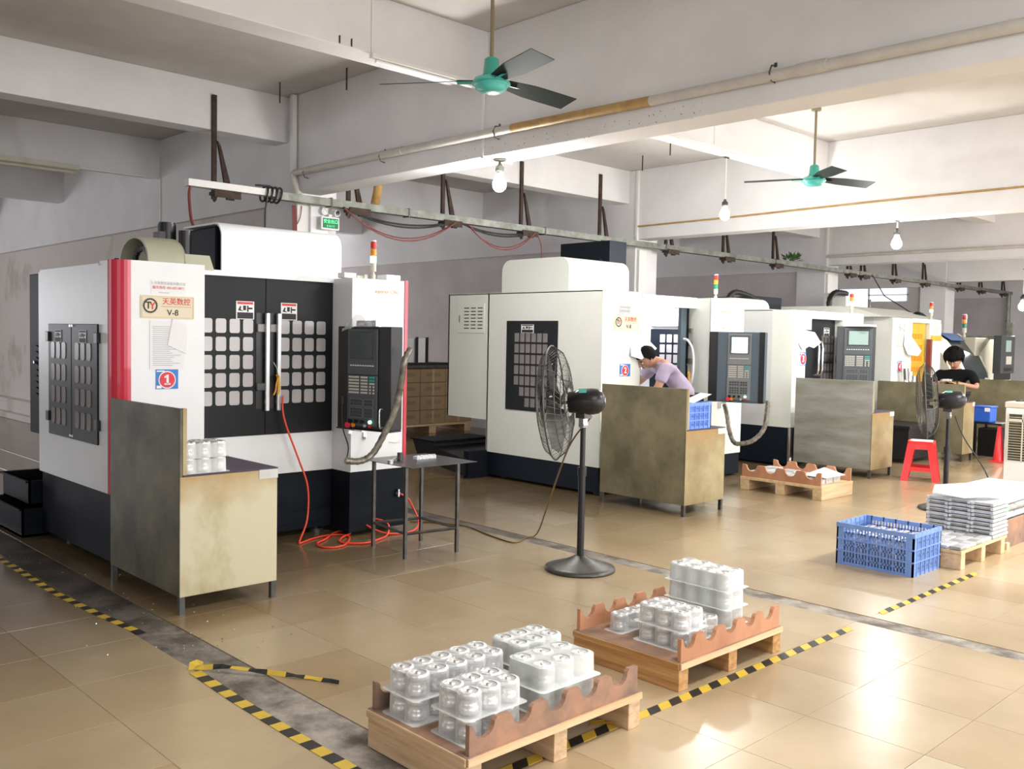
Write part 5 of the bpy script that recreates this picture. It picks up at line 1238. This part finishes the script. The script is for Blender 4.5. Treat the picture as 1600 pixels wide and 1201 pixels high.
# ================================================================== AIR HOSES
one('air_hose', MB().tube(smooth_path([(3.585,6.19,1.09),(3.585,6.19,.98),(3.61,6.17,.85),(3.69,6.14,.62),(3.76,6.12,.40),(3.745,6.10,.16),(3.66,6.06,.02),(3.64,6.02,.008),(3.80,6.10,.008),(3.98,6.12,.008),(4.05,6.0,.008),(3.90,5.80,.008),(3.78,5.74,.008),(3.70,5.80,.008),(3.72,5.92,.012),(3.86,6.02,.010),(4.02,6.16,.010),(4.14,6.20,.010),(4.12,6.08,.010),(3.96,5.96,.014),(3.88,5.84,.010),(4.0,5.72,.010),(4.16,5.76,.010),(4.30,5.84,.016),(4.36,5.92,.08),(4.30,6.02,.11),(4.22,6.03,.08),(4.30,5.90,.02),(4.42,5.84,.008),(4.60,5.88,.008),(4.68,5.94,.06),(4.66,5.98,.16),(4.60,5.985,.25),(4.54,5.99,.285)], 5), .0075, 8), M['orange_hose'], 'orange air hose hanging from the nearest machine door, coiled on the floor', 'hose')
one('hose_valve', MB().cyl((4.545,6.01,.285),(4.50,5.99,.30),.014,10).box(4.50,4.515,5.975,6.005,.27,.33), M['steel'], 'steel hose valve on the base of the nearest machine', 'valve')
def blow_gun(label, x, y, z):
    T = thing('blow_gun', label, 'air gun', (x, y, z))
    part('handle', MB().tube(smooth_path([(x,y,z-.09),(x+.004,y-.004,z-.03),(x,y,z+.03),(x-.012,y-.004,z+.055)]), [.010]*6*3+[.012], 8), M['yellow'], T)
    part('trigger', MB().tube(smooth_path([(x-.006,y-.02,z+.05),(x-.03,y-.03,z+.0),(x-.04,y-.03,z-.06),(x-.055,y-.03,z-.09)]), .006, 6), M['amber'], T)
    part('nozzle', MB().tube(smooth_path([(x,y,z+.05),(x-.012,y,z+.10),(x-.04,y,z+.15)]), .003, 6), M['steel'], T)
blow_gun('yellow blow gun hooked on the door handle of the nearest machine', 3.555, 6.205, 1.19)
blow_gun('yellow blow gun hanging beside the open door of the second machine', 8.55, 6.10, 1.16)

mb = MB(); r_ = random.Random(31)
for i in range(46):
    x, y = r_.choice(((1.95,4.6),(2.1,5.2),(2.3,4.7),(2.2,4.3),(2.05,6.3)))[:2]; x += r_.gauss(0,.18); y += r_.gauss(0,.3); a = r_.uniform(0,6.3); l = r_.uniform(.004,.012)
    mb.tube([(x,y,.002),(x+l*math.cos(a),y+l*math.sin(a),.004)], .0025, 4)
o = one('metal_chips', mb, M['chips'], 'tiny bright metal chips scattered on the floor around the nearest desk', 'chips'); o['kind'] = 'stuff'

# ================================================================== RED STOOL
T = thing('plastic_stool', 'red plastic stool with a pale seat, between the grey desk and the far pedestal fan', 'stool', (10.95, 4.52, 0), rz=.35)
def quad_leg(sx, sy):
    mb = MB(); a = .145; b = .205
    def pt(u, z): return (sx*(b+(a-b)*u), sy*(b+(a-b)*u))
    x0, y0 = pt(0,0); x1, y1 = pt(1,.43); w0, w1 = .075, .085
    mb.add([(x0,y0,0),(x0-sx*w0,y0,0),(x0-sx*w0,y0-sy*.012,0),(x0-sx*.012,y0-sy*.012,0),(x0-sx*.012,y0-sy*w0,0),(x0,y0-sy*w0,0),
            (x1,y1,.43),(x1-sx*w1,y1,.43),(x1-sx*w1,y1-sy*.012,.43),(x1-sx*.012,y1-sy*.012,.43),(x1-sx*.012,y1-sy*w1,.43),(x1,y1-sy*w1,.43)],
           [(i,(i+1)%6,6+(i+1)%6,6+i) for i in range(6)]+[(0,1,2,3,4,5),(6,7,8,9,10,11)]); return mb
for sx in (-1,1):
    for sy in (-1,1): part('leg', quad_leg(sx,sy), M['red_stool'], T, glob=False)
for k in range(4):
    mb = MB()
    mb.add([(-.13,-.137,.43),(.13,-.137,.43),(.14,-.144,.365),(-.14,-.144,.365),(-.13,-.125,.43),(.13,-.125,.43),(.14,-.132,.365),(-.14,-.132,.365)], [(0,1,2,3),(4,5,6,7),(0,3,7,4),(1,2,6,5),(3,2,6,7)])
    mb.add([(-.175,-.178,.115),(.175,-.178,.115),(.168,-.171,.16),(-.168,-.171,.16),(-.175,-.166,.115),(.175,-.166,.115),(.168,-.159,.16),(-.168,-.159,.16)], [(0,1,2,3),(4,5,6,7),(0,1,5,4),(3,2,6,7)])
    R_ = Matrix.Rotation(PI/2*k, 4, 'Z'); mb.v = [R_ @ p for p in mb.v]; part('apron', mb, M['red_stool'], T, glob=False)
part('seat', MB().prism(rrect(-.145,.145,-.145,.145,.03), 2, .43, .455), M['red_stool'], T, .006, glob=False)
part('seat_pad', MB().prism(rrect(-.12,.12,-.12,.12,.03), 2, .455, .460), M['paper_grey'], T, .002, 'worn pale seat top', glob=False)

# ================================================================== AIR COOLER (right edge)
T = thing('air_cooler', 'white evaporative air cooler with dark louvred grille at the right edge', 'air cooler', (11.2, 3.3, 0))
part('tank', MB().prism([(10.955,.05),(11.42,.05),(11.42,.36),(10.945,.36)], 1, 3.02, 3.625), M['cooler'], T, .012)
part('body', MB().box(10.95, 11.42, 3.02, 3.63, .34, .90), M['cooler'], T, .01)
part('top', MB().box(10.945, 11.43, 3.01, 3.64, .90, .965), M['cooler_top'], T, .012)
g = part('grille', MB().box(10.935, 10.951, 3.08, 3.60, .335, .835), M['grille'], T)
for k in range(17): part('louvre', MB().prism([(10.925,.355+.028*k),(10.937,.349+.028*k),(10.937,.358+.028*k)], 1, 3.09, 3.59), M['beige'], g)
for y in (3.09, 3.28, 3.44, 3.585): part('grille_bar', MB().box(10.922,10.936,y,y+.012,.335,.835), M['beige'], g)
part('grille_bar', MB().box(10.922,10.936,3.28,3.59,.755,.785), M['cooler_top'], g)
for y in (3.07, 3.57): part('caster', MB().cyl((10.99,y-.015,.03),(10.99,y+.015,.03),.03,14), M['black'], T)
one('loose_cable', MB().tube(smooth_path([(11.0,3.55,.975),(11.05,3.3,.985),(11.1,3.05,.975)]), .006, 6), M['cable_black'], 'thin cable lying on top of the air cooler', 'cable')
# blue drum and red cone behind it, black table with blue box
one('blue_drum', MB().lathe([(0,0),(.16,0),(.165,.03),(.16,.06),(.165,.45),(.17,.47),(.165,.80),(.155,.83),(0,.83)], (13.62,4.33,0), 24), M['blue'], 'blue plastic drum half hidden by the air cooler', 'drum')
T = thing('traffic_cone', 'red cone leaning beside the blue drum by the air cooler', 'cone', (13.56,4.60,0))
part('cone', MB().lathe([(.07,.02),(.025,.48),(.0,.49)], (13.56,4.56,0), 18), M['red_stool'], T); part('foot', MB().box(13.47,13.65,4.47,4.65,0,.02), M['red_stool'], T, .006)
T = thing('low_table', 'low black table behind the far pedestal fan, with a blue box on it', 'table', (14.3, 4.95, 0))
part('tabletop', MB().box(14.05, 14.55, 4.70, 5.10, .46, .48), M['black'], T)
for x in (14.07,14.5):
    for y in (4.72,5.05): part('leg', MB().box(x,x+.03,y,y+.03,0,.46), M['black'], T)
one('black_bin', MB().box(14.12,14.42,4.78,5.04,0,.40), M['black'], 'black bin under the low black table', 'bin', bevel=.01)
T = thing('plastic_box', 'blue box with a white tag on the low black table at right', 'box', (14.2, 4.96, .48))
part('shell', MB().box(14.07, 14.32, 4.86, 5.09, .482, .70), M['blue'], T, .02); part('rim', MB().box(14.06,14.33,4.85,5.10,.69,.715), M['blue'], T, .008); part('tag', MB().box(14.062,14.069,4.87,4.94,.64,.70), M['paper'], T)
T = thing('low_table', 'dark cabinet-like bench between the grey desk and the red stool', 'table', (13.0, 5.6, 0))
part('tabletop', MB().box(12.2,13.05,5.2,6.0,.46,.50), M['black'], T); part('cabinet', MB().box(12.22,13.03,5.22,5.98,.06,.46), M['black'], T)
mb = MB(); r_ = random.Random(8)
for i in range(14): mb.ball((12.3+r_.uniform(0,.25),5.6+r_.uniform(0,.3),.555+r_.uniform(0,.04)), r_.uniform(.03,.06), 8, 5)
one('rag_heap', mb, M['pink'], 'crumpled pale pink rags on the dark bench right of the grey desk', 'rag')

# ================================================================== CARTONS between the first two machines
T = thing('pallet', 'wooden pallet under the stack of brown cartons at the back', 'pallet', (9.6, 12.3, 0), 'small wooden pallets')
for x in (8.72, 9.45, 10.2): part('block', MB().box(x, x+.14, 11.75, 12.7, 0, .12), M['pine'], T, .004)
part('deck', MB().box(8.65, 10.45, 11.72, 12.72, .12, .15), M['pine'], T)
for l in range(4):
    for i, (a, b) in enumerate(((8.70,9.28),(9.285,9.80),(9.805,10.38))):
        z0 = .152+.222*l
        T = thing('carton', 'brown cardboard carton, %s row, %s of the stack behind the steel table' % (('bottom','second','third','top')[l], ('left','middle','right')[i]), 'carton', ((a+b)/2, 12.1, z0), 'stacked cartons')
        part('box', MB().box(a, b, 11.78, 12.6, z0, z0+.217), M['card'], T, .006)
        part('print', MB().box(a+.12, b-.1, 11.778, 11.78, z0+.09, z0+.15), M['card_dark'], T)
        part('tape', MB().box((a+b)/2-.02, (a+b)/2+.02, 11.777, 11.779, z0+.01, z0+.21), M['label_edge'], T)
one('dark_board', MB().box(8.6, 10.5, 11.74, 12.65, 1.045, 1.09), M['dark_steel'], 'dark board lying on top of the brown cartons', 'board', bevel=.004)
T = thing('framed_crate', 'white panels in a black angle frame standing on the cartons', 'crate', (9.3, 12.1, 1.09))
part('panel', MB().box(8.9, 9.55, 12.0, 12.35, 1.10, 1.52), M['sign_white'], T, .006)
for x, y in ((9.10,11.97),(9.32,11.94),(9.56,11.98)): part('post', MB().box(x,x+.035,y,y+.035,1.09,1.54), M['black'], T)
part('foot', MB().box(8.85,9.95,11.90,12.4,1.09,1.13), M['black'], T)
# stone-edge ledge at the foot of the back left wall
struct('baseboard_left', MB().box(4.9, 5.2, 9.3, 20.9, 0, .10).box(5.0,5.2,9.3,20.9,.1,.32), M['stain_wall'], bevel=.01)

# ================================================================== PEOPLE
def skin_mesh(name, verts, edges, radii, root=0, sub=2):
    me = bpy.data.meshes.new(name); me.from_pydata([tuple(v) for v in verts], edges, []); o = bpy.data.objects.new(name, me); C.objects.link(o)
    sk = o.modifiers.new('skin', 'SKIN'); sk.use_smooth_shade = True; sk.branch_smoothing = .6
    for i, r in enumerate(radii):
        v = me.skin_vertices[0].data[i]; v.radius = r if isinstance(r, tuple) else (r, r); v.use_root = (i == root)
    su = o.modifiers.new('sub', 'SUBSURF'); su.levels = sub; su.render_levels = sub
    dg = bpy.context.evaluated_depsgraph_get(); m2 = bpy.data.meshes.new_from_object(o.evaluated_get(dg))
    bpy.data.objects.remove(o); bpy.data.meshes.remove(me)
    for p in m2.polygons: p.use_smooth = True
    return m2
def link_mesh(name, me, m, parent):
    me.materials.clear(); me.materials.append(m); o = bpy.data.objects.new(name, me); C.objects.link(o); o.parent = parent; return o
def chain(pts, radii): return pts, [(i, i+1) for i in range(len(pts)-1)], radii
def hand_bits(wrist, d, palm_n, s=1.0, curl=.9):
    """skeleton of a hand: palm plus five separate chains; d = direction of the fingers, palm_n = palm normal"""
    d = V(d).normalized(); n = V(palm_n).normalized(); side = d.cross(n).normalized()
    vs, es, rs = [], [], []
    w_ = V(wrist)
    def ad(p, r, frm=None):
        vs.append(p); rs.append(r)
        if frm is not None: es.append((frm, len(vs)-1))
        return len(vs)-1
    c = ad(w_, .022*s); pm = ad(w_+d*.05*s, (.034*s, .018*s), c)
    for k, (off, ln) in enumerate(((-.032,.062),(-.011,.074),(.011,.070),(.031,.054))):
        k0 = ad(w_+d*.088*s+side*off*s, .0095*s, pm)
        p1 = w_+d*(.088+ln*.45*math.cos(curl*.5))*s+side*off*s+n*ln*.45*math.sin(curl*.5)*s; k1 = ad(p1, .0085*s, k0)
        p2 = p1+(d*math.cos(curl*1.3)+n*math.sin(curl*1.3))*ln*.5*s; ad(p2, .007*s, k1)
    t0 = ad(w_+d*.03*s-side*.036*s, .011*s, c); t1 = ad(w_+d*.066*s-side*.058*s+n*.018*s, .0095*s, t0); ad(w_+d*.094*s-side*.050*s+n*.036*s, .008*s, t1)
    return vs, es, rs
def person(label, loc, J, shirt, hand_dirs, head_dir, sc=1.0, sleeve=.55, hs=1.0, fringe=0):
    """J: joints in world space"""
    T = thing('person', label, 'person', loc)
    L = V(loc); j = {k: V(v)-L for k, v in J.items()}
    vs, es, rs = [], [], []
    def ad(p, r, frm=None):
        vs.append(V(p)); rs.append(r)
        if frm is not None: es.append((frm, len(vs)-1))
        return len(vs)-1
    pel = ad(j['pelvis'], .105); sp = ad(j['pelvis'].lerp(j['chest'], .5), .095, pel); ch = ad(j['chest'], .100, sp)
    nk = ad(j['neck'], .056, ch); hb = ad(j['neck'].lerp(j['head'], .55), .054, nk)
    for s_ in ('l', 'r'):
        hp = ad(j['hip_'+s_], .088, pel); kn = ad(j['knee_'+s_], .058, hp); an = ad(j['ankle_'+s_], .040, kn)
        sh = ad(j['sh_'+s_], .054, ch); el = ad(j['elbow_'+s_], .042, sh); wr = ad(j['wrist_'+s_], .027, el)
    body = link_mesh('body', skin_mesh('body', vs, es, rs, 0, 2), M['skin'], T)
    # head with face
    hd = V(head_dir).normalized(); upv = (j['head']-j['neck']).normalized(); side = hd.cross(upv).normalized(); upv = side.cross(hd).normalized()
    B = Matrix((side, hd, upv)).transposed()
    mb = MB(); n, m_ = 20, 16; pts = []
    for i in range(m_+1):
        t = PI*i/m_
        for k in range(n):
            a = 2*PI*k/n; x, y, z = math.sin(t)*math.cos(a), math.sin(t)*math.sin(a), -math.cos(t)
            w_ = .074*(1-.22*max(0, -z)**1.5); dpt = .094*(1-.10*max(0, -z)); h = .118
            px, py, pz = x*w_, y*dpt, z*h
            if y > 0:                                   # chin, brow, eye sockets
                py += .012*max(0, -z)*(y**2); py -= .007*math.exp(-((abs(x)-.42)/.18)**2-((z-.05)/.14)**2)
                py += .006*math.exp(-((z-.24)/.10)**2)*y
            pts.append(j['head']+B @ V((px, py, pz))*hs)
    mb.add(pts, [(i*n+k, i*n+(k+1)%n, (i+1)*n+(k+1)%n, (i+1)*n+k) for i in range(m_) for k in range(n)], True)
    part('head', mb, M['skin'], T, glob=False)
    def at(x, y, z): return j['head']+B @ V((x, y, z))*hs
    part('nose', MB().tube([at(0,.088,.022), at(0,.102,-.012), at(0,.110,-.028), at(0,.092,-.036)], [.008,.011,.014,.010], 8), M['skin'], T, glob=False)
    for s_ in (-1, 1):
        c = at(.032*s_, .079, .004); part('eye', MB().ball(c, .0105, 10, 6), M['sign_white'], T, glob=False); part('iris', MB().ball(at(.032*s_, .0855, .002), .0062, 8, 5), M['ink'], T, glob=False)
        part('eyebrow', MB().tube([at(.016*s_,.094,.026), at(.034*s_,.092,.032), at(.052*s_,.078,.026)], .004, 5), M['hair'], T, glob=False)
        part('ear', MB().ball(at(.074*s_, -.004, 0), .026, 10, 6, (.35,.7,1.15)), M['skin'], T, glob=False)
    part('mouth', MB().tube([at(-.026,.087,-.060), at(0,.096,-.057), at(.026,.087,-.060)], .006, 6), M['cable_red'], T, glob=False)
    hm = MB(); pts = []; r_ = random.Random(len(label))
    for i in range(9, m_+1):
        t = PI*i/m_
        for k in range(n):
            a = 2*PI*k/n; x, y, z = math.sin(t)*math.cos(a), math.sin(t)*math.sin(a), -math.cos(t)
            drop = 0
            if i == 9: drop = -.035 if y < .2 else (-.004+.016*r_.random() if fringe else .028)
            if i == 10: drop = -.010 if y < .2 else (.0 if fringe else .018)
            if fringe and i <= 10 and y < .75: drop -= fringe*(1 if i == 9 else .4)*(.6 if y > .2 else 1)
            g = 1.12+fringe*1.6+.06*r_.random()
            pts.append(at(x*.076*g, y*.096*g-.004, z*.118*g*.98+drop+.006))
    rows = m_+1-9
    hm.add(pts, [(i*n+k, i*n+(k+1)%n, (i+1)*n+(k+1)%n, (i+1)*n+k) for i in range(rows-1) for k in range(n)], True)
    for k in range(30 if fringe else 0):
        a = 2*PI*k/30+r_.uniform(-.1,.1); x, y = math.cos(a), math.sin(a); lo = (.028 if y > .35 else -.045)+r_.uniform(-.012,.014)
        hm.tube([at(x*.05, y*.06, .125), at(x*.088, y*.108, .075), at(x*.096, y*.118, (.075+lo)/2), at(x*.090, y*.112, lo)], [.016,.024,.020,.004], 6)
    part('hair', hm, M['hair'], T, glob=False)
    # shirt and trousers follow the same joints with a little ease
    vs, es, rs = [], [], []
    pel = ad(j['pelvis'].lerp(j['chest'], -.10), (.150, .130)); sp = ad(j['pelvis'].lerp(j['chest'], .5), (.148, .128), pel); ch = ad(j['chest'], (.165, .135), sp)
    nk = ad(j['chest'].lerp(j['neck'], .72), (.085, .075), ch)
    for s_ in ('l', 'r'):
        sh = ad(j['sh_'+s_], .086, ch); ad(j['sh_'+s_].lerp(j['elbow_'+s_], sleeve), .070, sh); ad(j['sh_'+s_].lerp(j['elbow_'+s_], sleeve+.25), .068, len(vs)-1)
    link_mesh('shirt', skin_mesh('shirt', vs, es, rs, 0, 2), M[shirt], T)
    vs, es, rs = [], [], []
    pel = ad(j['pelvis'], (.148, .116))
    for s_ in ('l', 'r'):
        hp = ad(j['hip_'+s_], .102, pel); kn = ad(j['knee_'+s_], .075, hp); an = ad(j['ankle_'+s_]+V((0,0,.0)), .060, kn)
    link_mesh('trousers', skin_mesh('trousers', vs, es, rs, 0, 2), M['trousers'], T)
    for s_ in ('l', 'r'):
        d = V((hand_dirs['foot'][0], hand_dirs['foot'][1], 0)).normalized(); a = j['ankle_'+s_]
        link_mesh('shoe', skin_mesh('shoe', *chain([V((a.x,a.y,.045))-d*.05, V((a.x,a.y,.045))+d*.06, V((a.x,a.y,.035))+d*.16], [.044,.046,.034]), 0, 2), M['shoe'], T)
        link_mesh('hand', skin_mesh('hand', *hand_bits(j['wrist_'+s_], hand_dirs[s_][0], hand_dirs[s_][1]), 0, 1), M['skin'], T)
    return T, j, at
# man bending into the second machine
hx, hy = 8.10, 5.75
person('person in a lavender shirt bending forward into the open second machine', (hx, hy, 0), dict(
    pelvis=(8.04,5.72,.96), chest=(7.87,5.89,1.30), neck=(7.75,5.95,1.355), head=(7.665,5.985,1.375),
    hip_l=(7.95,5.66,.91), hip_r=(8.13,5.80,.91), knee_l=(7.95,5.70,.50), knee_r=(8.18,5.85,.50), ankle_l=(8.0,5.63,.09), ankle_r=(8.26,5.80,.09),
    sh_l=(7.70,5.78,1.29), sh_r=(7.92,6.10,1.31), elbow_l=(7.645,5.83,1.07), elbow_r=(8.05,6.36,1.12), wrist_l=(7.70,6.06,.965), wrist_r=(7.95,6.52,1.02)),
    'shirt', {'l': ((.1,1,-.1),(0,0,-1)), 'r': ((-.3,1,-.2),(0,0,-1)), 'foot': (-.55,.8)}, (-.62,.50,-.60), sleeve=.5)
# young man standing behind the fourth desk
px_, py_ = 14.45, 5.50
T, j, at = person('person with black hair in a black printed t-shirt looking at his hands', (px_, py_, 0), dict(
    pelvis=(14.47,5.50,.84), chest=(14.45,5.50,1.11), neck=(14.42,5.50,1.27), head=(14.33,5.49,1.375),
    hip_l=(14.47,5.59,.80), hip_r=(14.47,5.41,.80), knee_l=(14.44,5.60,.45), knee_r=(14.44,5.40,.45), ankle_l=(14.47,5.61,.08), ankle_r=(14.47,5.39,.08),
    sh_l=(14.45,5.73,1.16), sh_r=(14.43,5.27,1.16), elbow_l=(14.36,5.83,.97), elbow_r=(14.36,5.16,.96), wrist_l=(14.18,5.62,1.02), wrist_r=(14.18,5.38,1.02)),
    'tee', {'l': ((-.3,-1,.1),(-.2,0,1)), 'r': ((-.3,1,.1),(-.2,0,1)), 'foot': (-1,-.1)}, (-.80,-.10,-.55), sleeve=.55, hs=1.32, fringe=.045)
mb = MB(); mb.add([(-.170,-.06,-.40),(-.172,.07,-.42),(-.170,.07,-.36),(-.170,-.02,-.33)], [(0,1,2,3)])
loc = V((px_,py_,0))
pr = part('shirt_print', MB().box(-.178,-.160,-.02,.10,1.02,1.075).box(-.178,-.16,-.12,-.03,1.035,1.05), M['leaf'], T, glob=False)
one('white_card', MB().box(14.10,14.13,5.44,5.56,1.045,1.075), M['paper'], 'small white object held in the hands of the young man in black', 'card', loc=(14.115,5.50,1.045))
# wire basket / fan guard behind the young man's desk edge
